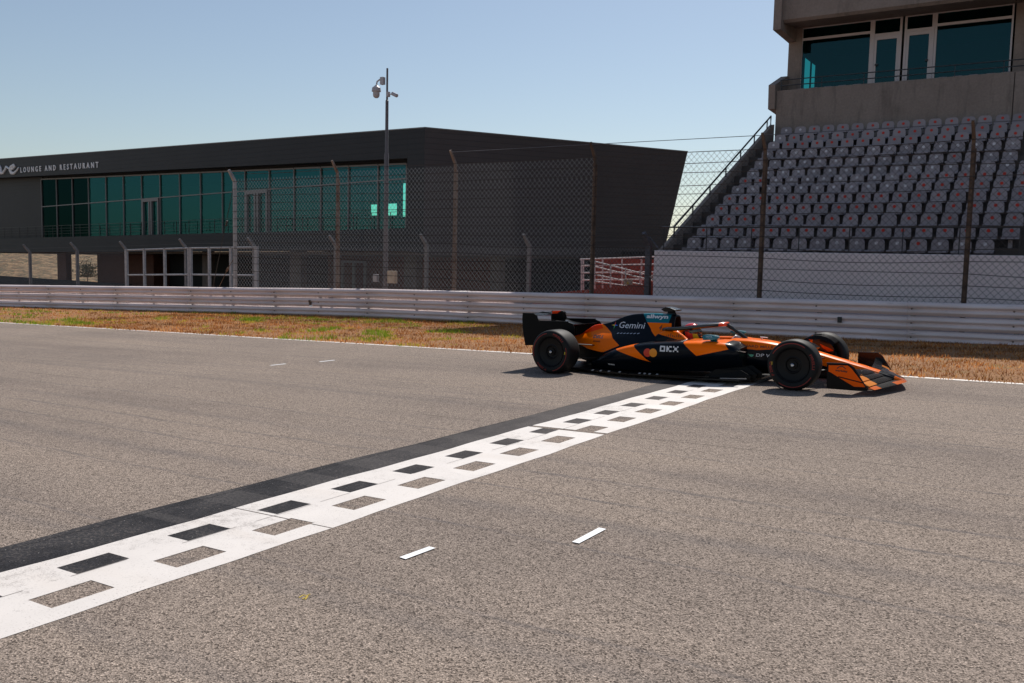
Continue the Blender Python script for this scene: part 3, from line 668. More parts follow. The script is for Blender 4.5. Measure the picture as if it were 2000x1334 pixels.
# ------------------------------------------------------------------ grandstand
def conc_mat(name, c1, c2, c3):
    m = mat(name, c1, .85); n = N(m); co = n.coord('Object')
    a = n.noise(co, .9, 6, .65); st = n.noise(n.coord('Object', (2.2, 2.2, .35)), 1.2, 6, .7); fi = n.noise(co, 14, 3)
    c = n.ramp(a, (.3, c1), (.7, c2)); c = n.mix(n.ramp(st, (.52, (0, 0, 0)), (.78, (.75, .75, .75))), c, c3)
    n.color(n.mix(.18, c, n.ramp(fi, (.3, (.3, .3, .3)), (.7, (.8, .8, .8))), 'OVERLAY')); n.bump(fi, .15, .02); return m
M['concrete'] = conc_mat('raw_concrete', (.215, .170, .145), (.275, .222, .19), (.085, .066, .056))
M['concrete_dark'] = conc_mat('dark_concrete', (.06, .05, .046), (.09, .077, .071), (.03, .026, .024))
M['white_wall'] = mottled('white_rendered_wall', (.80, .69, .70), (.88, .77, .775), .7, .8)
M['seat'] = mat('grey_seat_plastic', (.28, .245, .27), .42); n = N(M['seat']); oi = n.new('ShaderNodeObjectInfo')
n.color(n.mix(1.0, n.mix(n.noise(n.coord('Object'), 7, 4), (.25, .215, .225), (.31, .268, .278)), n.ramp(oi.outputs['Random'], (0, (.80, .80, .82)), (1, (1.14, 1.12, 1.12))), 'MULTIPLY'))
M['red_disc'] = mat('red_number_disc', (.55, .025, .012), .5); M['white_disc'] = mat('white_number_disc', (.62, .60, .63), .5)
M['frame_white'] = mat('white_window_frame', (.56, .50, .50), .45)
def onX(x, y, X): d = ray(x, y); return CW + d * ((X - CW.x) / d.x)
gs = empty('grandstand', (-4, 31, gz(-4)), 'concrete grandstand with stepped grey seats under a glazed box', 'grandstand'); invs = Matrix.Translation((4, -31, -gz(-4)))
def sadd(mb, name, mt, par=None, lab=None, **k):
    o = mb.build(name, M[mt] if isinstance(mt, str) else mt, par or gs, **k)
    if not par: o.matrix_parent_inverse = invs
    if lab: o['label'] = lab
    return o
XR = 7.0; ROWS = 13
ZD = [2.255, 2.63, 3.005, 3.385, 3.755, 4.118, 4.465, 4.80, 5.21, 5.64, 6.04, 6.385, 6.78]
YD = [26.2 + .7695 * r for r in range(13)]
pr = [(25.4, -.5), (25.4, ZD[0] - .50)]
for r in range(13):
    zt = ZD[r] - .47; pr.append((YD[r] - .62 if r else 25.42, zt)); pr.append((YD[r] + .145, zt))
pr += [(36.1, ZD[-1] - .47), (36.1, -.5)]
sadd(MB().prism([(-10.885, y, z) for y, z in pr], (XR + 10.885, 0, 0)), 'terrace', 'concrete_dark')
sadd(MB().prism([(-11.02, 25.52, -.6), (-11.02, 25.52, 1.98), (-11.02, 25.72, 2.08), (-11.02, 36.0, 7.10), (-11.02, 36.25, 7.16), (-11.02, 36.25, -.6)], (.13, 0, 0)), 'side_wall', 'concrete')
sadd(MB().box(-11.03, XR, 25.2, 25.39, -.7, 1.96), 'front_wall', 'white_wall', bevel=.02)
# sloping handrail on the side wall
q = MB(); A, Bq = Vector((-10.9, 26.38, 2.72)), Vector((-10.9, 35.78, 7.42)); q.tube([A, Bq, Bq + Vector((0, .02, -.45))], .032, 6)
for i in range(7):
    t = i / 6.3; p = A.lerp(Bq, t); q.tube([p, p - Vector((0, 0, .33))], .025, 5)
sadd(q, 'handrail', 'rail_dark')
q = MB(); q.tube([(-10.95, 25.48, 2.66), (XR, 25.48, 2.66)], .025, 5); q.tube([(-10.95, 25.48, 2.36), (XR, 25.48, 2.36)], .014, 4)
for i in range(15): q.tube([(-10.85 + 1.34 * i, 25.48, 1.95), (-10.85 + 1.34 * i, 25.48, 2.66)], .018, 4)
sadd(q, 'front_railing', 'rail_dark')
# tower: lower wall, balcony, glazed box, overhang
sadd(MB().box(-10.84, -2.60, 36.2, 36.45, 5.2, 8.46), 'parapet_wall', 'concrete'); sadd(MB().box(-2.57, XR, 36.2, 36.45, 5.2, 8.46), 'parapet_wall', 'concrete')
sadd(MB().box(-2.62, -2.55, 36.26, 36.4, 5.2, 8.44), 'wall_joint', 'concrete_dark')
sadd(MB().box(-10.8, XR, 36.46, 44, 7.6, 7.9), 'balcony_floor', 'concrete_dark')
pw = [onX(1480 + x / 3.846, y / 3.846, -11.1) for x, y in ((85, 640), (80, 820), (130, 845))]
y0w = pw[0].y
sadd(MB().prism([(-11.12, y0w, pw[0].z), (-11.12, pw[1].y, pw[1].z), (-11.12, pw[2].y, pw[2].z - .05), (-11.12, 38.6, 7.55), (-11.12, 38.6, 9.3), (-11.12, 37.6, 9.28)], (.26, 0, 0)), 'side_wing', 'concrete')
pv = [onX(1480 + x / 3.846, y / 3.846, -10.95) for x, y in ((118, 225), (248, 335))]
sadd(MB().prism([(-10.97, pv[0].y, 16), (-10.97, pv[0].y, pv[0].z), (-10.97, pv[1].y, pv[1].z), (-10.97, 44, pv[1].z + .9), (-10.97, 44, 16)], (.3, 0, 0)), 'side_wing', 'concrete')
fy = pv[0].y + .25
sadd(MB().prism([(-10.67, fy, 11.12), (-10.67, fy + .12, 11.02), (-10.67, 38.3, 11.25), (-10.67, 44, 11.25), (-10.67, 44, 16), (-10.67, fy, 16)], (XR + 10.67, 0, 0)), 'overhang', 'concrete')
sadd(MB().box(-10.95, -10.42, 37.9, 38.5, 7.9, 11.24), 'column', 'concrete')
sadd(MB().box(-2.80, XR, 37.9, 38.3, 7.9, 11.24), 'side_panel', 'concrete')
YW = 38.0
def wz(zx, zy): p = onY(1480 + zx / 3.846, zy / 3.846, YW); return p.x, p.z
def wbar(mb, x0, x1, z0, z1, d=.06): mb.box(x0, x1, YW - d, YW + .05, z0, z1)
zT, zB, zTr = 11.235, 7.9, 10.755
xs_ = [-10.40, -7.80, -7.63, -6.72, -6.46, -5.58, -5.40, -2.93, -2.85]
for nm, a, b, tr, lab in (('window', xs_[0], xs_[1], zTr, 'wide window at the open end'), ('glazed_door', xs_[2], xs_[3], 10.62, None), ('glazed_door', xs_[4], xs_[5], 10.66, None), ('window', xs_[6], xs_[7], zTr, None)):
    q = MB(); dd_ = nm == 'glazed_door'
    wbar(q, a - (.085 if a > -10 else .06), a - .002, zB, zT); wbar(q, b + .002, b + (.085 if b < -3 else .06), zB, zT)
    wbar(q, a, b, zT - .06, zT); wbar(q, a, b, tr - .05, tr + .05, .05)
    if dd_:
        for u, v in ((a, a + .09), (b - .09, b)): wbar(q, u, v, zB, tr - .052, .04)
        wbar(q, a + .092, b - .092, tr - .19, tr - .052, .04)
    fo = sadd(q, nm, 'frame_white', lab=lab)
    MB().box(a, b, YW + .0, YW + .02, zB, zT - .06).build('pane', M['dark_teal_glass'], fo)
    if dd_: 
        hx = a + .12 if a < -7 else b - .12
        MB().box(hx - .05, hx + .05, YW - .1, YW - .045, 9.45, 9.52).build('handle', M['rail_dark'], fo)
# room behind the glass, with a side opening at the left
q = MB(); q.box(-10.6, XR, 43.52, 43.7, 7.9, 11.24); q.box(XR - .2, XR, 38.4, 43.4, 7.9, 11.24)
op = [onX(1480 + x / 3.846, y / 3.846, -10.42) for x, y in ((356, 430), (400, 470), (408, 480), (437, 500), (352, 628))]
ya, yb, yc_, yd = op[0].y, op[1].y, op[2].y, op[3].y; zo = op[0].z
for u, v in ((38.52, ya), (yb, yc_), (yd, 43.5)):
    if v > u: q.box(-10.45, -10.42, u, v, 7.9, 11.24)
q.box(-10.45, -10.42, ya, yb, zo, 11.24); q.box(-10.45, -10.42, yc_, yd, zo, 11.24); sadd(q, 'room_wall', 'interior')
q = MB()
for h in (.42, .2): q.tube([(-10.75, 36.3, 8.46 + h), (XR, 36.3, 8.46 + h)], .022, 5)
for i in range(12): q.tube([(-10.7 + 1.55 * i, 36.3, 8.45), (-10.7 + 1.55 * i, 36.3, 8.88)], .018, 4)
sadd(q, 'balcony_railing', 'rail_dark')
# canopy over the stand (above the picture): throws the shade over seats, barrier and verge
sadd(MB().prism([(-16.9, 38.2, 22), (XR + 12, 36.4, 22), (XR + 12, 58, 22), (-13.0, 58, 22), (-13.0, 44.8, 22), (-16.9, 44.8, 22)], (0, 0, .5)), 'canopy', 'concrete')

# seats
def seat_proto():
    r = empty('stand_seat', (0, 0, 0))
    q = MB(); pts = []
    for cx, cz, a0, a1 in ((.10, .03, 0, 90), (-.10, .03, 90, 180)):
        for i in range(5): a = math.radians(a0 + (a1 - a0) * i / 4); pts.append((cx + .11 * math.cos(a), cz + .11 * math.sin(a)))
    pts += [(-.218, -.17), (.218, -.17)]
    secs = []
    for dy, k in ((.0, .94), (-.02, 1), (-.035, 1), (-.045, .95)): secs.append([(x * k, .01 + dy + .10 * z, z * k) for x, z in pts])
    q.loft(secs); q.build('backrest', M['seat'], r, smooth=True)
    q = MB(); pan = [(-.04, -.165), (-.20, -.185), (-.40, -.172), (-.435, -.19), (-.44, -.235), (-.41, -.235), (-.2, -.225), (-.04, -.21)]
    q.prism([(-.215, y, z) for y, z in pan], (.43, 0, 0)); q.box(-.05, .05, -.3, -.1, -.47, -.215); q.build('seat_pan', M['seat'], r, bevel=.008)
    return r
disc_me = {}
for k in ('red_disc', 'white_disc'):
    q = MB().lathe([(0, -.004), (.046, -.004), (.046, .004)], (0, -.042, .02), 'y', 14); o = q.build('number_disc', M[k]); disc_me[k] = o.data; bpy.data.objects.remove(o)
proto = seat_proto(); used = False
def proj(p):
    q = RG.transposed() @ Vector(p) - Vector((0, 0, H)); return 1000 + F * q.dot(rt) / q.dot(fw), 667 - F * q.dot(cu) / q.dot(fw)
def put_seat(x, y, z, disc, label, group):
    global used
    if not used: r = proto; used = True
    else:
        r = proto.copy(); col.objects.link(r)
        for ch in proto.children:
            if ch.name.startswith('number'): continue
            c = ch.copy(); col.objects.link(c); c.parent = r
    r.location = (x + random.uniform(-.008, .008), y + random.uniform(-.01, .01), z); r.rotation_euler = (random.uniform(-.02, .02), random.uniform(-.012, .012), random.uniform(-.03, .03)); tag(r, label, 'seat', group)
    if disc:
        d = bpy.data.objects.new('number_disc', disc_me[disc]); col.objects.link(d); d.parent = r
WHITE = {0: lambda c: c != 12, 5: lambda c: c < 11, 6: lambda c: 1 < c < 10, 7: lambda c: True, 8: lambda c: c != 12, 9: lambda c: True, 10: lambda c: c == 0, 11: lambda c: c == 0, 12: lambda c: c < 2}
NODISC = {(2, 3), (2, 10)}
for r in range(13):
    for c in range(20):
        x = -10.16 + .525 * c; y, z = YD[r], ZD[r] - .02
        u, v = proj((x - .2, y, z))
        if u > 1996 or (r == 0 and c > 15): continue
        wh = r in WHITE and WHITE[r](c); nd = (r, c) in NODISC
        wd = 'no number disc' if nd else 'white number disc' if wh else 'red number disc'
        rn = 'front row of stand' if r == 0 else 'top row of stand' if r == 12 else ORD[r] + ' row of stand'
        put_seat(x, y, z, None if nd else 'white_disc' if wh else 'red_disc', f'grey seat, {wd}, {ORD[c]} from left in {rn}', 'grey seats in the grandstand')
bx = [onY(1480 + zx / 3.846, 640 / 3.846, 36.85).x for zx in (325, 425, 528, 635, 745, 1385, 1500, 1615, 1745, 1860)]
for i, x in enumerate(bx): put_seat(x, 36.85, 8.46, None, f'grey balcony seat in front of the glazing, {ORD[i]} from the left', 'grey seats on the balcony')

# ------------------------------------------------------------------ red ramp beside the stand
M['red_wall'] = mottled('red_painted_wall', (.30, .034, .016), (.38, .055, .026), 1.4, .7)
o = MB().box(-17.1, -11.1, 33.0, 33.25, -.6, 1.72).build('ramp_wall', M['red_wall']); tag(o, 'red painted wall standing behind the white ramp railings', 'wall')
rp = [onY(x, y, 27.6) for x, y in ((1040, 576), (1062, 572.5), (1120, 568), (1180, 563), (1230, 557), (1283, 549))]; rp[-1].x = -11.06
q = MB().prism([Vector((rp[0].x, 27.6, -.7))] + rp + [Vector((rp[-1].x, 27.6, -.7))], (0, 2.3, 0))
o = q.build('ramp', M['red_wall']); tag(o, 'red sloping ramp rising towards the white stand wall', 'ramp')
M['rail_white'] = mat('white_painted_tube', (.62, .57, .55), .4)
def rz(x, y, Y): p = onY(1120 + x / 10.526, 480 + y / 10.526, Y); return p
rr = empty('ramp_railing', (-13, 28.3, gz(-13)), 'white tube railings zigzagging along the red ramp', 'railing'); invr = Matrix.Translation((13, -28.3, -gz(-13)))
def rad(mb, name):
    o = mb.build(name, M['rail_white'], rr, smooth=True); o.matrix_parent_inverse = invr
for x, y0, y1 in ((440, 310, 940), (765, 380, 940), (1075, 450, 940), (1375, 500, 930), (1650, 540, 930)): rad(MB().tube([rz(x, y0, 28.1), rz(x, y1 + 60, 28.1)], .028, 6), 'post')
for a in (((410, 315), (1680, 640)), ((410, 420), (1680, 730)), ((410, 585), (1680, 860)), ((410, 725), (1300, 860))): rad(MB().tube([rz(*a[0], 28.1), rz(*a[1], 28.1)], .026, 6), 'rail')
for x in (165, 205, 600, 1000, 1400): rad(MB().tube([rz(x, 275, 29.8), rz(x, 960, 29.8)], .03, 6), 'post')
for a in (((140, 278), (1700, 225)), ((170, 410), (1700, 380)), ((170, 555), (1700, 540)), ((170, 705), (1700, 690))): rad(MB().tube([rz(*a[0], 29.8), rz(*a[1], 29.8)], .028, 6), 'rail')
p = [rz(x, y, 27.95) for x, y in ((1030, 805), (1215, 800), (1215, 685), (1030, 690))]
sgn = empty('warning_sign', (p[0] + p[2]) / 2, 'small pale warning plate with a yellow mark on the ramp railing', 'sign'); cs = (p[0] + p[2]) / 2
MB().prism([v - cs for v in p], (0, .02, 0)).build('plate', M['beige'], sgn)
t = [rz(x, y, 27.93) - cs for x, y in ((1085, 785), (1145, 783), (1115, 730))]; MB().prism(t, (0, .01, 0)).build('symbol', mat('yellow_mark', (.7, .45, .03), .5), sgn)

# ------------------------------------------------------------------ race car (x forward, y to the far side, z up; origin under the rear axle)
CX, CY = -7.05, 13.15
car = empty('race_car', label='orange and black open wheel race car crossing the finish line', cat='race car', frame=GM @ Matrix.Translation((CX, CY, 0)))
ORANGE = (1.0, .168, 0); NAVY = (.004, .0068, .0115); TEAL = (.008, .155, .20); REDO = (.95, .055, .001); BLK = (.005, .005, .006)
def livery(name, base, polys, rough=.3, coat=.08):
    m = mat(name, base, rough, coat=coat, spec=.08); n = N(m); sp = n.new('ShaderNodeSeparateXYZ'); n.l.new(n.coord('Object'), sp.inputs[0])
    X, Z = sp.outputs[0], sp.outputs[2]; c = base
    for colr, pts in polys:
        A = sum(pts[i][0] * pts[(i + 1) % len(pts)][1] - pts[(i + 1) % len(pts)][0] * pts[i][1] for i in range(len(pts)))
        if A < 0: pts = pts[::-1]
        d = None
        for i in range(len(pts)):
            (ax, az), (bx_, bz) = pts[i], pts[(i + 1) % len(pts)]; l_ = math.hypot(bx_ - ax, bz - az)
            nx_, nz = -(bz - az) / l_, (bx_ - ax) / l_
            v = n.math('MULTIPLY_ADD', X, nx_, n.math('MULTIPLY_ADD', Z, nz, -(nx_ * ax + nz * az)))
            d = v if d is None else n.math('MINIMUM', d, v)
        c = n.mix(n.math('GREATER_THAN', d, 0), c, colr)
    n.color(c); return m
M['carbon'] = mat('carbon_fibre', (.0055, .0055, .006), .4, coat=.12, spec=.2); M['gloss_black'] = mat('gloss_black', (.004, .004, .005), .25, coat=.18, spec=.2)
M['matte_black'] = mat('matte_black', (.0035, .0035, .004), .45, spec=.12)
M['tyre'] = mat('tyre_rubber', (.0095, .0095, .0098), .6, spec=.22); M['wheel_cover'] = mat('wheel_cover', (.006, .0055, .006), .45, spec=.2)
M['decal_white'] = mat('decal_white', (.72, .72, .74), .4); M['decal_black'] = mat('decal_black', (.01, .01, .01), .4)
M['tyre_red'] = mat('tyre_red', (.22, .014, .010), .6); M['tyre_yellow'] = mat('tyre_yellow', (.45, .33, .01), .6)
M['steel_nut'] = mat('steel_nut', (.5, .5, .52), .25, 1.0); M['orange'] = mat('orange_paint', ORANGE, .25, coat=.7); M['teal'] = mat('teal_paint', TEAL, .3, coat=.5)
M['mc_red'] = mat('roundel_red', (.62, .03, .004), .4); M['mc_yel'] = mat('roundel_orange', (.80, .27, .004), .4); M['dk_orange'] = mat('decal_dark_orange', (.16, .035, .004), .5)
M['visor'] = mat('visor', (.01, .01, .012), .08, coat=1)
M['gem_blue'] = mat('gem_blue', (.05, .16, .75), .4); M['gem_green'] = mat('gem_green', (.05, .42, .12), .4); M['gem_yellow'] = mat('gem_yellow', (.75, .45, .03), .4); M['gem_red'] = mat('gem_red', (.6, .05, .03), .4); M['mint'] = mat('decal_mint', (.10, .5, .32), .4)

def half(pts, x):        # half profile (y>=0) from bottom centre round to top centre -> closed ring
    R_ = [(x, -y, z) for y, z in pts]; L_ = [(x, y, z) for y, z in reversed(pts) if y > 1e-6]
    return R_ + L_
def smooth_secs(S, n=4): # catmull-rom between sections (same point count); S = [(x, [(y,z)...])]
    out = []
    for i in range(len(S) - 1):
        p0, p1, p2, p3 = S[max(i - 1, 0)], S[i], S[i + 1], S[min(i + 2, len(S) - 1)]
        for k in range(n):
            t = k / n; h = lambda a, b, c, d: b + .5 * t * (c - a + t * (2 * a - 5 * b + 4 * c - d + t * (3 * (b - c) + d - a)))
            x = p1[0] + (p2[0] - p1[0]) * t
            out.append((x, [(h(a[0], b[0], c[0], d[0]), h(a[1], b[1], c[1], d[1])) for a, b, c, d in zip(p0[1], p1[1], p2[1], p3[1])]))
    out.append(S[-1]); return out
def bvh(mb): return BVHTree.FromPolygons([Vector(p) for p in mb.v], mb.f)
def decal(mb, tree, v2, f2, mi, side=-1, off=.004, ymax=.5):
    # lay flat 2D artwork (x,z) on the bodywork as seen square-on from the near side
    bm = bmesh.new(); vs = [bm.verts.new((p[0], 0, p[1])) for p in v2]
    for f in f2:
        try: bm.faces.new([vs[i] for i in f])
        except ValueError: pass
    bmesh.ops.triangulate(bm, faces=bm.faces[:])
    for _ in range(2):
        es = [e for e in bm.edges if e.calc_length() > .022]
        if es: bmesh.ops.subdivide_edges(bm, edges=es, cuts=1)
    bmesh.ops.triangulate(bm, faces=bm.faces[:]); bm.verts.ensure_lookup_table()
    last = None; out = []
    for v in bm.verts:
        h = tree.ray_cast(Vector((v.co.x, side * 3, v.co.z)), Vector((0, -side, 0)))
        if h[0] is not None and abs(h[0].y) < 1.2: last = h[0].y; out.append((v.co.x, h[0].y + side * off, v.co.z))
        else: out.append((v.co.x, (last if last is not None else side * .3) + side * off, v.co.z))
    bm.verts.index_update(); mb.add(out, [[v.index for v in f.verts] for f in bm.faces], mi); bm.free()
def dtext(mb, tree, s, x, z, wd, ht, mi, slope=0.0, bold=0.012, space=1.0, italic=0.0, side=-1):
    v, f = text2d(s, 1.0, bold, space); x0 = min(p[0] for p in v); x1 = max(p[0] for p in v); z0 = min(p[1] for p in v); z1 = max(p[1] for p in v)
    vv = []
    for a, b in v:
        u = (a - x0) / (x1 - x0) * wd; h = (b - z0) / (z1 - z0) * ht; vv.append((x + u + h * italic, z + h + u * slope))
    decal(mb, tree, vv, f, mi, side)
def poly(mb, tree, pts, mi, side=-1, off=.004): decal(mb, tree, pts, [tuple(range(len(pts)))], mi, side, off)
def circ(cx, cz, r, n=24): return [(cx + r * math.cos(2 * math.pi * i / n), cz + r * math.sin(2 * math.pi * i / n)) for i in range(n)]

# --- survival cell and nose
def tub(w_, zb, zt, iw=None, iz=None, keel=.5):
    h = zt - zb
    if iw is None: iw = w_ * .6; iz = zt + .012; zi = zt + .004
    else: zi = zt - .004
    return [(0, zb), (w_ * keel, zb + .003), (w_ * .86, zb + h * .14), (w_ * .97, zb + h * .36), (w_, zb + h * .62), (w_ * .985, zb + h * .85), (w_ * .93, zt - h * .045), (w_ * .83, zt), (iw, zi), (iw * .93, (zi + iz) / 2 if iz < zt - .05 else iz - .002), (iw * .6, iz), (0, iz)]
S = [(1.45, tub(.34, .10, .60)), (1.62, tub(.35, .10, .70)), (1.80, tub(.35, .10, .705)), (1.845, tub(.35, .10, .70)), (1.86, tub(.35, .10, .695, .25, .40)), (1.94, tub(.352, .10, .645, .26, .28)), (2.02, tub(.355, .10, .582, .262, .24)), (2.20, tub(.355, .10, .545, .262, .22)), (2.42, tub(.345, .11, .552, .25, .24)), (2.54, tub(.33, .12, .574, .22, .30)), (2.60, tub(.325, .12, .584, .2, .42)), (2.63, tub(.32, .125, .590)), (2.80, tub(.295, .15, .602)), (3.03, tub(.265, .18, .592)), (3.38, tub(.215, .205, .543)), (3.885, tub(.165, .225, .449)), (4.256, tub(.135, .19, .353)), (4.50, tub(.12, .15, .288)), (4.70, tub(.105, .125, .232)), (4.85, tub(.085, .105, .185)), (4.95, tub(.055, .095, .145)), (4.985, tub(.02, .10, .125))]
mb = MB(); fine = []
for i in range(len(S) - 1):
    fine.append(S[i])
    if S[i][0] >= 2.63 and S[i + 1][0] < 4.9: fine += smooth_secs(S, 4)[i * 4 + 1:i * 4 + 4]
fine.append(S[-1]); mb.loft([half(p, x) for x, p in fine])
tr = bvh(mb); nbf = len(mb.f)
dtext(mb, tr, 'RICHARD MILLE', 2.77, .512, .52, .036, 1, -.03)
dtext(mb, tr, 'DP WORLD', 3.05, .372, .48, .048, 2, -.02, italic=.2)
poly(mb, tr, [(2.93, .405), (3.02, .40), (3.01, .375), (2.985, .366), (2.955, .378), (2.985, .388)], 3)
dtext(mb, tr, 'cisco', 1.70, .545, .20, .045, 1)
for i, h in enumerate((.02, .035, .055, .035, .02, .035, .055, .035, .02)): x_ = 1.69 + i * .032; poly(mb, tr, [(x_, .615), (x_ + .010, .615), (x_ + .010, .615 + h), (x_, .615 + h)], 1)
tubmat = livery('nose_livery', NAVY, [(ORANGE, [(1.35, .535), (2.05, .535), (2.20, .50), (2.30, .75), (1.35, .9)]), (ORANGE, [(2.50, .80), (2.56, .575), (2.76, .492), (3.063, .468), (3.45, .50), (3.45, .80)]), (ORANGE, [(3.44, .80), (3.44, .52), (3.95, .285), (4.55, .185), (4.705, .165), (4.715, .30), (4.6, .8)]), ((.62, .12, .005), [(4.90, .20), (4.90, .05), (5.1, .05), (5.1, .2)])])
mb.build('monocoque', [tubmat, M['dk_orange'], M['decal_white'], M['mint']], car, smooth=True, auto=50)
# nose camera and pitot
q = MB(); q.tube([(3.05, 0, .60), (3.07, 0, .645)], .008, 6); q.tube([(3.03, 0, .64), (3.14, 0, .635)], .012, 8, flat=.6); q.build('pitot', M['decal_white'], car)
MB().tube([(2.60, 0, .585), (2.66, 0, .64), (2.74, 0, .62)], [.02, .035, .02], 8, flat=.6).build('display_fairing', M['decal_white'], car, smooth=True)

# --- engine cover with airbox
def ec(zt, w1, a, b, c, d): return [(0, d[1] - .02), (d[0] * .6, d[1] - .01), d, c, b, a, (w1 + .012, zt - .045), (w1, zt - .016), (w1 * .5, zt - .002), (0, zt)]
S = [(-.30, ec(.485, .02, (.03, .47), (.05, .455), (.07, .44), (.075, .41))), (-.10, ec(.535, .025, (.045, .51), (.08, .49), (.10, .465), (.11, .42))), (.06, ec(.585, .028, (.06, .55), (.10, .525), (.15, .49), (.17, .42))), (.20, ec(.675, .028, (.06, .61), (.11, .56), (.19, .50), (.23, .40))), (.30, ec(.735, .026, (.055, .655), (.12, .58), (.23, .50), (.29, .37))), (.48, ec(.762, .024, (.055, .69), (.14, .61), (.28, .525), (.35, .345))), (.645, ec(.809, .026, (.055, .73), (.15, .63), (.31, .54), (.40, .33))), (.826, ec(.886, .032, (.065, .79), (.16, .67), (.34, .555), (.44, .32))), (1.0, ec(.93, .042, (.08, .82), (.18, .69), (.36, .565), (.47, .34))), (1.15, ec(.945, .055, (.095, .835), (.19, .70), (.36, .575), (.48, .38))), (1.40, ec(.953, .075, (.115, .855), (.18, .72), (.33, .60), (.44, .44))), (1.60, ec(.950, .09, (.128, .86), (.155, .77), (.24, .68), (.36, .50))), (1.70, ec(.942, .10, (.132, .86), (.145, .78), (.19, .71), (.27, .60))), (1.735, ec(.928, .102, (.13, .86), (.14, .79), (.16, .73), (.18, .66)))]
mb = MB(); S2 = smooth_secs(S, 3); mb.loft([half(p, x) for x, p in S2], cap=False)
n0 = len(S2[0][1]) * 2 - 2
rng_ = [half(p, x) for x, p in (S2[-1],)][0]
cz = sum(p[2] for p in rng_) / len(rng_); rim = [(p[0] + .004, p[1] * .86, cz + (p[2] - cz) * .86) for p in rng_]; deep = [(p[0] - .12, p[1] * .7, cz + (p[2] - cz) * .7) for p in rng_]
mb.loft([rng_, rim], cap=False, mi=1); mb.loft([rim, deep], cap=False, mi=1); o_ = len(mb.v); mb.add(deep, [tuple(range(len(deep)))], 1)
tr = bvh(mb)
dtext(mb, tr, 'Gemini', .775, .708, .475, .096, 2, .012, .0)
st = [(0, 1), (.16, .16), (1, 0), (.16, -.16), (0, -1), (-.16, -.16), (-1, 0), (-.16, .16)]
g2 = lambda pts: [(.685 + .066 * a, .745 + .066 * b) for a, b in pts]
poly(mb, tr, g2([(0, 0), (-.16, .16), (0, 1), (.16, .16)]), 3); poly(mb, tr, g2([(0, 0), (.16, .16), (1, 0), (.16, -.16)]), 6); poly(mb, tr, g2([(0, 0), (.16, -.16), (0, -1), (-.16, -.16)]), 4); poly(mb, tr, g2([(0, 0), (-.16, -.16), (-1, 0), (-.16, .16)]), 5)
dtext(mb, tr, 'allwyn', 1.245, .858, .375, .078, 2, .0, .035)
dtext(mb, tr, 'DELL', .365, .537, .22, .046, 7, .03, .03)
for i in range(3): poly(mb, tr, [(.40, .500 - .009 * i), (.55, .504 - .009 * i), (.55, .500 - .009 * i), (.40, .496 - .009 * i)], 7)
dtext(mb, tr, '4', 1.50, .70, .05, .085, 8, 0, .02)
for i in range(7): poly(mb, tr, [(.80 + .062 * i, .628 + .002 * i), (.835 + .062 * i, .640 + .002 * i), (.842 + .062 * i, .632 + .002 * i), (.808 + .062 * i, .620 + .002 * i)], 9)
em = livery('engine_cover_livery', NAVY, [(TEAL, [(1.135, .995), (1.275, .81), (1.64, .806), (1.685, .995)]), (ORANGE, [(1.28, .81), (1.39, .687), (1.64, .50), (2.2, .5), (1.9, .72), (1.70, .81)]), (ORANGE, [(-.4, .65), (-.4, .36), (.395, .33), (.652, .335), (.929, .45), (.66, .636), (.405, .778), (.2, .82)]), (REDO, [(-.06, .535), (.30, .635), (.47, .690), (.39, .79), (.1, .83)]), (BLK, [(1.655, 1.0), (1.72, .62), (1.9, .62), (1.9, 1.0)])])
mb.build('engine_cover', [em, M['carbon'], M['decal_white'], M['gem_red'], M['gem_green'], M['gem_yellow'], M['gem_blue'], M['decal_black'], M['dk_orange'], M['steel_nut']], car, smooth=True, auto=48)
# camera on the roll hoop
q = MB(); q.loft([[(1.56, -.04, .93), (1.71, -.03, .93), (1.71, .03, .93), (1.56, .04, .93)], [(1.58, -.03, .99), (1.68, -.022, .99), (1.68, .022, .99), (1.58, .03, .99)]])
q.loft([[(1.50, -s * .12, 1.02), (1.57, -s * .12, 1.058), (1.66, -s * .12, 1.045), (1.75, -s * .12, 1.012), (1.745, -s * .12, .995), (1.64, -s * .12, .98), (1.55, -s * .12, .985)] for s in (-1, -.4, .4, 1)])
q.build('roll_hoop_camera', M['gloss_black'], car, bevel=.006)

# --- sidepods
def pod(zt, wo, zu, wl, zl): return [(.20, zl - .02), (wl * .6, zl - .02), (wl - .02, zl - .01), (wl, zl + .02), (wl + (wo - wl) * .35, zl + (zu - zl) * .55), (wo - .05, zu - .02), (wo - .008, zu + .02), (wo, zu + (zt - zu) * .45), (wo - .012, zt - .055), (wo - .045, zt - .016), (wo - .11, zt), (wo * .5, zt + .012), (.20, zt + .015)]
SP = [(.43, pod(.185, .40, .13, .34, .09)), (.65, pod(.295, .52, .17, .42, .095)), (.95, pod(.412, .64, .215, .52, .10)), (1.26, pod(.49, .715, .25, .57, .105)), (1.51, pod(.532, .755, .275, .57, .115)), (2.0, pod(.572, .785, .33, .53, .13)), (2.45, pod(.588, .775, .375, .49, .15)), (2.68, pod(.585, .745, .395, .46, .165)), (2.82, pod(.565, .70, .41, .44, .18)), (2.92, pod(.505, .66, .42, .43, .20))]
podmat = livery('sidepod_livery', NAVY, [(ORANGE, [(.93, .412), (1.601, .247), (1.275, .505), (1.20, .53), (.90, .46)]), (ORANGE, [(2.095, .63), (2.095, .588), (2.337, .386), (2.79, .497), (2.67, .64)])])
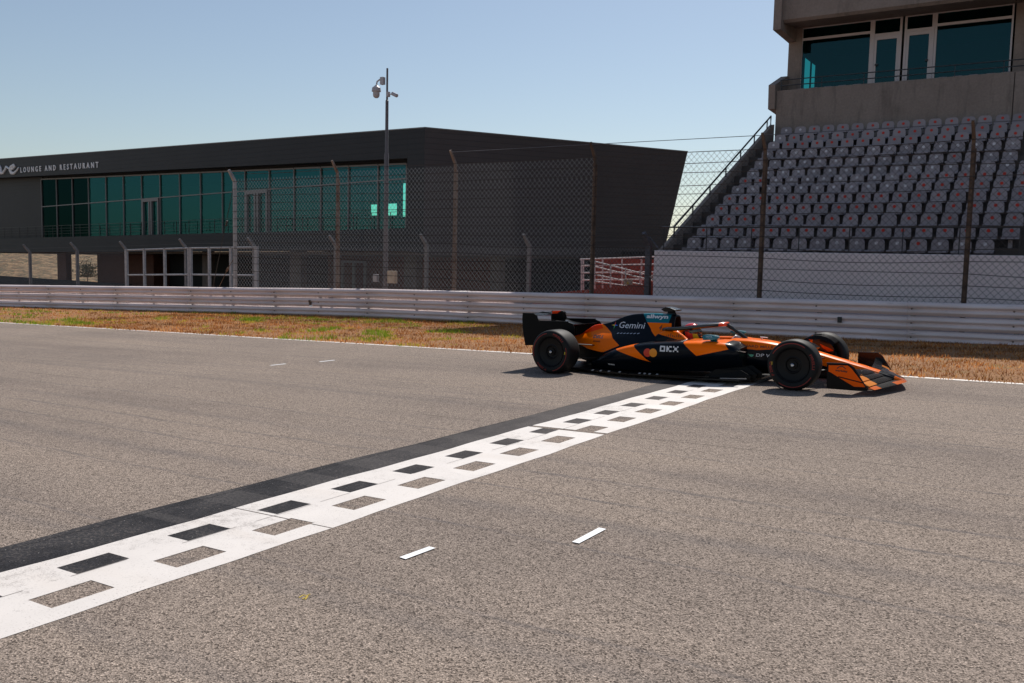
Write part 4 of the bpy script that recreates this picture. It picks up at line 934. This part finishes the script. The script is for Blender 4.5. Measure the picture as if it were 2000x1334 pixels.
for sd_ in (-1, 1):
    mb = MB(); secs = [[(x, sd_ * y, z) for y, z in p] for x, p in smooth_secs(SP, 3)]
    mb.loft(secs, capmi=1); tr = bvh(mb)
    if sd_ == -1:
        poly(mb, tr, circ(1.565, .395, .064), 2); poly(mb, tr, circ(1.660, .398, .064), 3, off=.005)
        def px3(x0, z0, cells, u=.0212):
            for a, b in cells: poly(mb, tr, [(x0 + a * u, z0 + b * u + a * .0003), (x0 + (a + 1) * u, z0 + b * u), (x0 + (a + 1) * u, z0 + (b + 1) * u), (x0 + a * u, z0 + (b + 1) * u)], 4)
        w3 = [(a, b) for a in range(4) for b in range(4) if not (a in (1, 2) and b in (1, 2))]
        px3(1.770, .425, [(a, b) for a in range(4) for b in range(4) if (a, b) not in ((1, 1), (2, 1), (1, 2), (2, 2))])
        px3(1.875, .427, [(0, b) for b in range(4)] + [(1, 1), (1, 2), (2, 3), (3, 3), (2, 0), (3, 0)])
        px3(1.980, .429, [(0, 0), (0, 3), (1, 1), (1, 2), (2, 1), (2, 2), (3, 0), (3, 3)])
        poly(mb, tr, [(.80, .155), (.93, .150), (.93, .17), (.80, .175)], 4)
    mb.build('sidepod', [podmat, M['carbon'], M['mc_red'], M['mc_yel'], M['decal_white']], car, smooth=True, auto=45)

# --- floor
fp = [(3.15, .30), (3.10, .55), (2.96, .72), (2.5, .80), (1.0, .80), (.75, .74), (.55, .60), (.1, .52), (-.35, .50)]
ring = fp + [(x, -y) for x, y in reversed(fp)]
q = MB().prism([(x, y, .050) for x, y in ring], (0, 0, .022)); q.box(.2, 3.0, -.17, .17, .026, .0495, 1)
q.prism([(-.35, -.5, .073), (-.35, .5, .073), (-.62, .5, .24), (-.62, -.5, .24)], (0, 0, .012)); 
q.build('floor', [M['carbon'], M['dark_rubber']], car)
for sd_ in (-1, 1):
    q = MB(); q.prism([(2.55, sd_ * .79, .09), (1.3, sd_ * .815, .055), (1.3, sd_ * .84, .055), (2.55, sd_ * .83, .095)], (0, 0, .012)); q.prism([(1.28, sd_ * .815, .06), (.72, sd_ * .76, .07), (.72, sd_ * .79, .075), (1.28, sd_ * .84, .066)], (0, 0, .01)); q.build('floor_edge_wing', M['gloss_black'], car)
    q = MB()
    for y, xa, h in ((.62, 2.90, .20), (.52, 2.95, .24), (.42, 3.0, .26)): q.prism([(xa - .5, sd_ * (y + .1), .07), (xa + .18, sd_ * y, .075), (xa + .20, sd_ * y, h * .6), (xa + .05, sd_ * y, h), (xa - .3, sd_ * (y + .06), .2)], (0, .008, 0))
    q.build('floor_fence', M['matte_black'], car)
    q = MB()
    for x in ((.66, .8, .94, 1.12, 1.45, 1.53, 1.61, 1.73) if sd_ < 0 else ()): q.prism([(x, -.83, .078), (x + .035, -.83, .078), (x + .05, -.825, .098), (x + .015, -.825, .098)], (0, -.004, 0))
    if sd_ < 0: q.prism([(2.72, -.832, .085), (3.06, -.70, .085), (3.06, -.70, .098), (2.72, -.832, .098)], (0, -.005, 0)); q.build('floor_marking', mat('grey_marking', (.22, .22, .23), .5), car)
# gearbox and crash structure
q = MB(); q.loft([[(x, y * s, zc_ + z * hh) for y, z in ((-1, -1), (1, -1), (1, 1), (-1, 1))] for x, s, zc_, hh in ((1.0, .3, .28, .18), (.3, .2, .3, .16), (-.2, .1, .32, .08), (-.68, .055, .33, .05))]); q.build('gearbox', M['carbon'], car, bevel=.02)
MB().box(-.70, -.682, -.045, .045, .28, .38).build('rain_light', mat('rain_light', (.25, .01, .01), .3), car)

# --- wheels
def wheel(x, side, wd, rear):
    r = .345; y0 = side * .97; sg_ = -side    # sg_: inwards
    W = empty('wheel', (x, y0, r)); W.parent = car
    q = MB(); ss = lambda a: a * sg_
    prof_ = [(.232, .028), (.245, .012), (.262, .004), (.300, .000), (.322, .010), (.337, .030), (.344, .065), (r, wd * .5), (.344, wd - .065), (.337, wd - .03), (.322, wd - .01), (.30, wd), (.262, wd - .004), (.232, wd - .028)]
    q.lathe([(a, ss(b)) for a, b in prof_], (0, 0, 0), 'y', 64)
    def arc(r0, r1, a0, a1, mi, n=26):
        vs = []
        for i in range(n + 1):
            t = math.radians(a0 + (a1 - a0) * i / n)
            for rr_ in (r0, r1): vs.append((rr_ * math.cos(t), ss(-.0025 + (.004 if rr_ > .305 else 0)), rr_ * math.sin(t)))
        q.add(vs, [(2 * i, 2 * i + 1, 2 * i + 3, 2 * i + 2) for i in range(n)], mi)
    ph = 100 if rear else 55
    arc(.290, .302, ph, ph + 95, 1); arc(.290, .302, ph + 180, ph + 275, 1)
    arc(.262, .281, ph - 106 if rear else ph + 117, (ph - 106 if rear else ph + 117) + 9, 2, 4)
    if side < 0:
        for txt, mid, spn in (('PIRELLI', ph - 43, 42), ('P ZERO', ph + 137, 40)):
            v, f = text2d(txt, 1.0, .03); x0_ = min(p[0] for p in v); x1_ = max(p[0] for p in v); z1_ = max(p[1] for p in v)
            vs = []
            for a, b in v:
                t = math.radians(mid + spn / 2 - spn * (a - x0_) / (x1_ - x0_)); rr_ = .270 + .034 * b / z1_; vs.append((rr_ * math.cos(t), ss(-.0035), rr_ * math.sin(t)))
            q.add(vs, f, 1)
    q.build('tyre', [M['tyre'], M['tyre_red'], M['tyre_yellow']], W, smooth=True, auto=60)
    q = MB(); q.lathe([(a, ss(b)) for a, b in ((.234, .028), (.228, .018), (.218, .026), (.214, .040), (.20, .046), (.12, .058), (.105, .052), (.095, .056), (.085, .075), (.06, .078), (.055, .060), (.03, .058), (.028, .04), (0, .04))], (0, 0, 0), 'y', 48)
    q.build('wheel_cover', M['wheel_cover'], W, smooth=True, auto=30)
    q = MB(); q.lathe([(.026, ss(.05)), (.024, ss(.02)), (.014, ss(.012)), (0, ss(.014))], (0, 0, 0), 'y', 12); q.build('wheel_nut', M['steel_nut'], W, smooth=True)
    q = MB(); q.lathe([(a, ss(b)) for a, b in ((.234, wd - .03), (.21, wd - .05), (.17, wd - .02), (.0, wd + .01))], (0, 0, 0), 'y', 32); q.build('brake_drum', M['carbon'], W, smooth=True)
for sd_ in (-1, 1): wheel(0, sd_, .39, True); wheel(3.76, sd_, .30, False)

# --- suspension
for sd_ in (-1, 1):
    for pts, nm in (([(3.76, sd_ * .70, .47), (3.42, sd_ * .19, .47)], 'a'), ([(3.76, sd_ * .70, .47), (3.98, sd_ * .15, .39)], 'a'), ([(3.78, sd_ * .70, .22), (3.50, sd_ * .2, .28)], 'a'), ([(3.78, sd_ * .70, .22), (4.10, sd_ * .13, .24)], 'a'), ([(3.74, sd_ * .68, .26), (3.62, sd_ * .18, .47)], 'p'),
                    ([(0, sd_ * .60, .46), (.55, sd_ * .22, .42)], 'a'), ([(0, sd_ * .60, .46), (-.25, sd_ * .08, .40)], 'a'), ([(0, sd_ * .60, .20), (.62, sd_ * .2, .24)], 'a'), ([(0, sd_ * .60, .20), (-.3, sd_ * .08, .24)], 'a'), ([(0, sd_ * .60, .34), (.0, sd_ * .1, .34)], 'd')):
        MB().tube(pts, .019, 8, flat=.45).build({'a': 'suspension_arm', 'p': 'pushrod', 'd': 'driveshaft'}[nm], M['carbon'], car, smooth=True)
    # deflector arching over the inside of the front tyre
    q = MB(); secs = []
    for i in range(9):
        a = math.radians(150 - 105 * i / 8); rr_ = .365
        yo, yi = sd_ * .72, sd_ * (.60 - .02 * i); x_, z_ = 3.74 + rr_ * math.cos(a), .345 + rr_ * math.sin(a) * .92
        x2, z2 = 3.74 + rr_ * .86 * math.cos(a), .345 + rr_ * .72 * math.sin(a)
        secs.append([(x_, yo, z_), (x_, yi, z_ - .02), (x2, yi - sd_ * .02, z2), (x2, yi + sd_ * .01, z2 + .0), (x_, yo, z_ - .012)])
    q.loft(secs); q.build('wheel_deflector', livery('deflector_livery', BLK, [(ORANGE, [(3.38, .9), (3.38, .45), (3.47, .45), (3.50, .9)]), (REDO, [(3.60, .60), (3.60, .555), (3.95, .46), (3.95, .51)])]), car, smooth=True)
    q = MB(); q.loft([[(x_, sd_ * (.60 + dy_), z_) for x_, z_ in ((3.60, .545), (3.615, .645), (3.68, .675), (3.755, .678), (3.83, .655), (3.90, .565), (3.955, .46), (3.95, .41), (3.72, .45), (3.63, .51))] for dy_ in (-.03, .03, .13)]); q.build('wheel_fairing', livery('fairing_livery', (.012, .013, .016), [(ORANGE, [(3.5, .75), (3.5, .45), (3.635, .45), (3.655, .75)]), (REDO, [(3.75, .53), (3.90, .47), (3.95, .44), (3.88, .42), (3.80, .46)])], .2, .5), car, smooth=True, auto=40)
    # brake duct scoop
    MB().loft([[(x_, sd_ * y_, z_) for x_, y_, z_ in ((3.96, .66, .22), (3.96, .58, .22), (3.96, .58, .46), (3.96, .66, .46))], [(x_, sd_ * y_, z_) for x_, y_, z_ in ((3.6, .68, .2), (3.6, .62, .2), (3.6, .62, .5), (3.6, .68, .5))]]).build('brake_duct', M['carbon'], car)

# --- front wing
def fw_el(xc, xo, zc, zo, chc, cho, rise_c, rise_o, yi=0.0, yo=.955, n=12, th=.012):
    secs = []
    for i in range(2 * n + 1):
        y = -yo + 2 * yo * i / (2 * n); t = abs(y) / yo
        if abs(y) < yi: continue
        b = t ** 1.25; x = xc + (xo - xc) * b; z = zc + (zo - zc) * (t ** 1.5); ch = chc + (cho - chc) * t; rs = rise_c + (rise_o - rise_c) * t
        secs.append((y, [(x, y, z), (x - ch * .35, y, z + rs * .22 + th), (x - ch, y, z + rs + .004), (x - ch, y, z + rs - .003), (x - ch * .4, y, z + rs * .2 - th * .4)]))
    return [s for y, s in secs if y < 0 or yi == 0], [s for y, s in secs if y > 0 and yi > 0]
wing = livery('front_wing_livery', BLK, [])
def wing_part(name, m_, *a, **k):
    A, Bq = fw_el(*a, **k); q = MB(); q.loft(A)
    if Bq: q.loft(Bq)
    return q.build(name, m_, car, smooth=True, auto=50)
mpm = mat('main_plane_paint', BLK, .25, coat=.6); n = N(mpm); sp = n.new('ShaderNodeSeparateXYZ'); n.l.new(n.coord('Object'), sp.inputs[0])
ay = n.math('ABSOLUTE', sp.outputs[1]); le = n.math('SUBTRACT', sp.outputs[0], n.math('MULTIPLY_ADD', n.math('POWER', n.math('DIVIDE', ay, .955), 1.25), -.23, 5.06))
msk = n.math('MULTIPLY', n.math('GREATER_THAN', le, -.075), n.math('GREATER_THAN', n.math('ABSOLUTE', n.math('SUBTRACT', ay, .55)), .22)); n.color(n.mix(msk, BLK, (.78, .14, .006)))
wing_part('main_plane', mpm, 5.06, 4.83, .105, .085, .17, .22, .02, .055, th=.018)
fmat = mat('flap_paint', BLK, .25, coat=.6); n = N(fmat); sp = n.new('ShaderNodeSeparateXYZ'); n.l.new(n.coord('Object'), sp.inputs[0]); ay = n.math('ABSOLUTE', sp.outputs[1])
n.color(n.mix(n.math('MULTIPLY', n.math('GREATER_THAN', ay, .69), n.math('LESS_THAN', sp.outputs[2], .25)), BLK, (.90, .30, .06)))
wing_part('flap', fmat, 4.91, 4.765, .145, .125, .13, .11, .035, .05, yi=.06)
wing_part('flap', fmat, 4.80, 4.675, .19, .185, .12, .11, .03, .055, yi=.07)
wing_part('flap', fmat, 4.70, 4.58, .225, .26, .11, .10, .03, .075, yi=.08)
epm = livery('endplate_livery', BLK, [((.95, .115, .001), [(4.275, .375), (4.515, .383), (4.565, .345), (4.70, .175), (4.275, .29)]), ((.95, .115, .001), [(4.275, .297), (4.70, .18), (4.735, .155), (4.755, .115), (4.60, .112), (4.40, .225)]), (BLK, [(4.40, .222), (4.72, .158), (4.725, .172), (4.40, .238)])])
for sd_ in (-1, 1):
    q = MB(); ed = [(4.253, .397), (4.45, .404), (4.52, .402), (4.585, .357), (4.68, .215), (4.768, .075), (4.70, .062), (4.255, .066)]
    secs = []
    q.prism([(x_, sd_ * (.965 + .0 * z_), z_) for x_, z_ in ed], (0, -sd_ * .012, 0)); tr = bvh(q)
    q.tube([(4.25, sd_ * .962, .40), (4.52, sd_ * .962, .406), (4.59, sd_ * .962, .36), (4.77, sd_ * .962, .08)], .009, 6, 2)
    q.prism([(4.25, sd_ * .955, .062), (4.70, sd_ * .955, .058), (4.66, sd_ * .90, .058), (4.30, sd_ * .86, .062)], (0, 0, .012))
    if sd_ < 0:
        dtext(q, tr, 'workday', 4.36, .292, .155, .036, 1, -.05, .02)
        aa = [(4.437 + .062 * math.cos(math.radians(t_a)), .318 + .054 * math.sin(math.radians(t_a))) for t_a in range(20, 161, 14)]; ab = [(4.437 + .051 * math.cos(math.radians(t_a)), .318 + .044 * math.sin(math.radians(t_a))) for t_a in range(160, 19, -14)]
        ring_ = aa + ab; nn = len(aa); decal(q, tr, ring_, [(i, i + 1, 2 * nn - 2 - i, 2 * nn - 1 - i) for i in range(nn - 1)], 1)
        q.build('front_wing_endplate', [epm, M['decal_black'], M['gloss_black']], car)
    else: q.build('front_wing_endplate', [M['gloss_black'], M['decal_black'], M['gloss_black']], car)
for o in list(car.children):
    if o.name.split('.')[0] in ('front_wing_endplate', 'main_plane', 'flap'): o.location.x = -.035 if 'end' in o.name else -.012
# --- rear wing
rwm = livery('rear_endplate', (.006, .007, .009), [], .35, .2)
for sd_ in (-1, 1):
    ed = [(-.80, .91), (-.585, .912), (-.53, .87), (-.505, .80), (-.47, .790), (.06, .795), (.14, .77), (.18, .70), (.17, .60), (.05, .50), (-.20, .43), (-.45, .40), (-.75, .385), (-.79, .60), (-.81, .82)]
    q = MB().prism([(x_, sd_ * .485, z_) for x_, z_ in ed], (0, -sd_ * .014, 0)); q.tube([(-.80, sd_ * .48, .915), (-.59, sd_ * .48, .917), (-.53, sd_ * .48, .88), (-.505, sd_ * .48, .81), (-.46, sd_ * .48, .797), (.06, sd_ * .48, .80)], .009, 6, 0)
    q.build('rear_wing_endplate', M['matte_black'], car)
def rw_el(name, pts, m_): MB().loft([[(x_, y_, z_) for x_, z_ in pts] for y_ in np.linspace(-.47, .47, 9)]).build(name, m_, car, smooth=True, auto=60)
rw_el('rear_main_plane', [(.12, .755), (.05, .735), (-.15, .728), (-.35, .755), (-.47, .785), (-.47, .779), (-.34, .735), (-.14, .70), (.05, .71), (.12, .74)], M['gloss_black'])
rw_el('rear_flap', [(-.50, .892), (-.60, .905), (-.72, .912), (-.81, .910), (-.81, .904), (-.72, .902), (-.60, .893), (-.50, .884)], M['gloss_black'])
rw_el('beam_wing', [(-.35, .42), (-.5, .44), (-.65, .50), (-.65, .49), (-.5, .42), (-.35, .40)], M['carbon'])
q = MB(); q.loft([[(-.50, y_, .80), (-.28, y_, .78), (-.27, y_, .93), (-.30, y_, .952), (-.50, y_, .942)] for y_ in (-.035, .035)]); q.prism([(-.82, -.012, .905), (-.70, -.012, .93), (-.50, -.012, .91), (-.5, -.012, .90), (-.70, -.012, .905)], (0, .024, 0))
q.build('wing_actuator', livery('actuator_livery', BLK, [(REDO, [(-.5, .90), (-.40, .905), (-.33, .95), (-.5, .96)])]), car, bevel=.006)
for y_ in (-.10, .10): MB().prism([(-.30, y_, .34), (-.12, y_, .36), (-.10, y_, .72), (-.24, y_, .72)], (0, .012, 0)).build('wing_pylon', M['carbon'], car)

# --- halo, mirrors
hp = [(1.60, .22, .715), (1.70, .29, .728), (1.85, .325, .738), (2.05, .312, .760), (2.25, .26, .788), (2.40, .17, .806), (2.49, .08, .818), (2.515, 0, .82)]
full = [(x_, -y_, z_) for x_, y_, z_ in hp] + [(x_, y_, z_) for x_, y_, z_ in reversed(hp[:-1])]
def cr(P, n=5):
    out = []
    for i in range(len(P) - 1):
        a, b, c, d = [Vector(P[max(0, min(len(P) - 1, i + k))]) for k in (-1, 0, 1, 2)]
        for k in range(n): t = k / n; out.append(b + .5 * t * (c - a + t * (2 * a - 5 * b + 4 * c - d + t * (3 * (b - c) + d - a))))
    out.append(Vector(P[-1])); return out
hm = livery('halo_livery', (.010, .010, .011), [((.75, .07, .01), [(2.45, .79), (2.53, .79), (2.56, .86), (2.45, .86)])], .33, .9)
q = MB(); q.tube(cr(full), .037, 10, flat=.85); q.tube(cr([(2.52, 0, .805), (2.62, 0, .745), (2.74, 0, .665), (2.84, 0, .59)]), [.030] * 5 + [.026] * 5 + [.028] * 6, 10)
q.build('halo', hm, car, smooth=True)
for sd_ in (-1, 1):
    q = MB(); q.loft([[(x_, sd_ * (.60 + yy), .652 + zz) for yy, zz in ((-.085 * s, -.030 * s), (.085 * s, -.034 * s), (.095 * s, 0), (.08 * s, .034 * s), (-.08 * s, .034 * s), (-.095 * s, 0))] for x_, s in ((2.40, 1), (2.45, 1.04), (2.54, .95), (2.60, .6), (2.615, .3))])
    q.loft([[(2.40, sd_ * (.60 + yy), .652 + zz) for yy, zz in ((-.08, -.027), (.08, -.03), (.085, 0), (.075, .03), (-.075, .03), (-.085, 0))], [(2.398, sd_ * (.60 + yy), .652 + zz) for yy, zz in ((-.07, -.02), (.07, -.022), (.075, 0), (.065, .022), (-.065, .022), (-.075, 0))]], mi=1)
    tr = bvh(q)
    if sd_ < 0: dtext(q, tr, 'HOYA', 2.45, .655, .09, .020, 2)
    q.build('wing_mirror', [M['teal'], M['steel_nut'], M['decal_white']], car, smooth=True, auto=40)
    q = MB(); q.prism([(2.46, sd_ * .58, .625), (2.56, sd_ * .58, .625), (2.62, sd_ * .62, .56), (2.52, sd_ * .62, .56)], (0, .01, 0)); q.tube([(2.5, sd_ * .54, .64), (2.55, sd_ * .33, .57)], .012, 6, flat=.5); q.build('mirror_stay', M['teal'], car)
    MB().loft([[(2.70, sd_ * .68, .56), (2.78, sd_ * .70, .50), (2.80, sd_ * .66, .50), (2.72, sd_ * .64, .56)], [(2.84, sd_ * .66, .47), (3.0, sd_ * .62, .455), (3.0, sd_ * .55, .46), (2.86, sd_ * .58, .475)]]).build('inlet_winglet', M['gloss_black'], car)
# --- headrest
MB().loft([[(1.64, y_, .70), (1.80, y_, .70), (1.86, y_, .66), (1.88, y_, .50), (1.64, y_, .50)] for y_ in (-.24, .24)]).build('headrest', M['carbon'], car, bevel=.02)
q = MB(); q.tube([(2.44, -.13, .50), (2.44, -.10, .54), (2.44, .10, .54), (2.44, .13, .50), (2.44, .10, .43), (2.44, -.10, .43), (2.44, -.13, .50)], .014, 6); q.box(2.43, 2.45, -.09, .09, .44, .53); q.build('steering_wheel', M['carbon'], car)

# ------------------------------------------------------------------ driver
drv = empty('person', label='helmeted driver sitting in the cockpit of the orange race car', cat='person', frame=GM @ Matrix.Translation((CX, CY, 0)))
def skin(name, nodes, edges, m_, parent, sub=2, root=0):
    me = bpy.data.meshes.new(name); me.from_pydata([p[:3] for p in nodes], edges, []); me.materials.append(m_)
    o = bpy.data.objects.new(name, me); col.objects.link(o); o.parent = parent
    md = o.modifiers.new('Skin', 'SKIN'); md.use_smooth_shade = True
    lay = me.skin_vertices[0].data if me.skin_vertices else None
    if lay is None:
        bm = bmesh.new(); bm.from_mesh(me); bm.verts.layers.skin.verify(); bm.to_mesh(me); bm.free(); lay = me.skin_vertices[0].data
    for i, p in enumerate(nodes): lay[i].radius = (p[3], p[3] * (p[4] if len(p) > 4 else 1)); lay[i].use_root = (i == root)
    s_ = o.modifiers.new('Subdivision', 'SUBSURF'); s_.levels = sub; s_.render_levels = sub; return o
nod = [(2.02, 0, .20, .13), (1.95, 0, .33, .14), (1.90, 0, .46, .15), (1.905, 0, .545, .075), (1.93, 0, .60, .06), (2.28, -.10, .27, .075), (2.62, -.10, .30, .055), (2.28, .10, .27, .075), (2.62, .10, .30, .055)]
edg = [(0, 1), (1, 2), (2, 3), (3, 4), (0, 5), (5, 6), (0, 7), (7, 8)]
for s in (-1, 1):
    b = len(nod); nod += [(1.92, s * .19, .475, .065), (2.10, s * .235, .37, .046), (2.33, s * .165, .475, .035), (2.40, s * .145, .495, .034)]
    edg += [(2, b), (b, b + 1), (b + 1, b + 2), (b + 2, b + 3)]
    for i, (dz, ln_) in enumerate(((.026, .05), (.009, .055), (-.009, .052), (-.026, .044))):
        c_ = len(nod); nod += [(2.435, s * .158, .495 + dz, .009), (2.462, s * .140, .495 + dz, .0085), (2.458, s * .118, .494 + dz, .004)]; edg += [(b + 3, c_), (c_, c_ + 1), (c_ + 1, c_ + 2)]
    c_ = len(nod); nod += [(2.41, s * .118, .52, .010), (2.432, s * .112, .525, .009)]; edg += [(b + 3, c_), (c_, c_ + 1)]
skin('body', nod, edg, mat('race_suit', (.55, .13, .01), .7), drv)
# helmet: shell, visor, chin bar; livery in red, yellow-green and dark patches
hmt = livery('helmet_livery', (.05, .06, .07), [((.62, .04, .045), [(-.15, .055), (-.02, .15), (.06, .15), (.10, .06), (.0, .02)]), ((.55, .55, .06), [(.06, .15), (.10, .08), (.16, .05), (.16, .16)]), ((.58, .06, .05), [(-.05, -.13), (-.07, .0), (.05, .0), (.08, -.13)]), ((.45, .55, .04), [(.08, -.14), (.05, .005), (.115, .0), (.16, -.14)]), ((.6, .42, .02), [(-.16, -.02), (-.16, .03), (-.10, .05), (-.09, .0)])], .2, .9)
H0 = (1.965, 0, .682)
q = MB(); secs = []
for i in range(17):
    t = -1 + 2 * i / 16; z = t * .135; c = math.sqrt(max(0, 1 - abs(t) ** 2.4)); ring_ = []
    wob_ = .012 if t < 0 else 0
    for j in range(28):
        a = 2 * math.pi * j / 28; rx, ry = (.150 if math.cos(a) > 0 else .135), .118
        ring_.append(((rx + wob_ * max(0, math.cos(a))) * max(c, .12 if i in (0, 16) else c) * math.cos(a), ry * max(c, .12 if i in (0, 16) else c) * math.sin(a), z))
    secs.append(ring_)
q.loft(secs); hl = q.build('helmet', hmt, drv, smooth=True, auto=60); hl.location = H0; hl.rotation_euler = (0, math.radians(6), 0)
q = MB(); vs = []
for i, t in enumerate((-.12, .02, .16, .30)):
    for j in range(15):
        a = math.radians(-88 + 176 * j / 14); c = math.sqrt(1 - abs(t) ** 2.4); vs.append((.156 * c * math.cos(a), .121 * c * math.sin(a), t * .135))
q.add(vs, [(i * 15 + j, i * 15 + j + 1, (i + 1) * 15 + j + 1, (i + 1) * 15 + j) for i in range(3) for j in range(14)])
vz = q.build('visor', M['visor'], hl, smooth=True)
# black and white neck support on the shoulders
q = MB().tube([(2.06, -.14, .50), (1.92, -.15, .545), (1.84, -.10, .56), (1.82, 0, .565), (1.84, .10, .56), (1.92, .15, .545), (2.06, .14, .50)], .022, 8, flat=.7); q.build('neck_support', M['carbon'], drv, smooth=True)
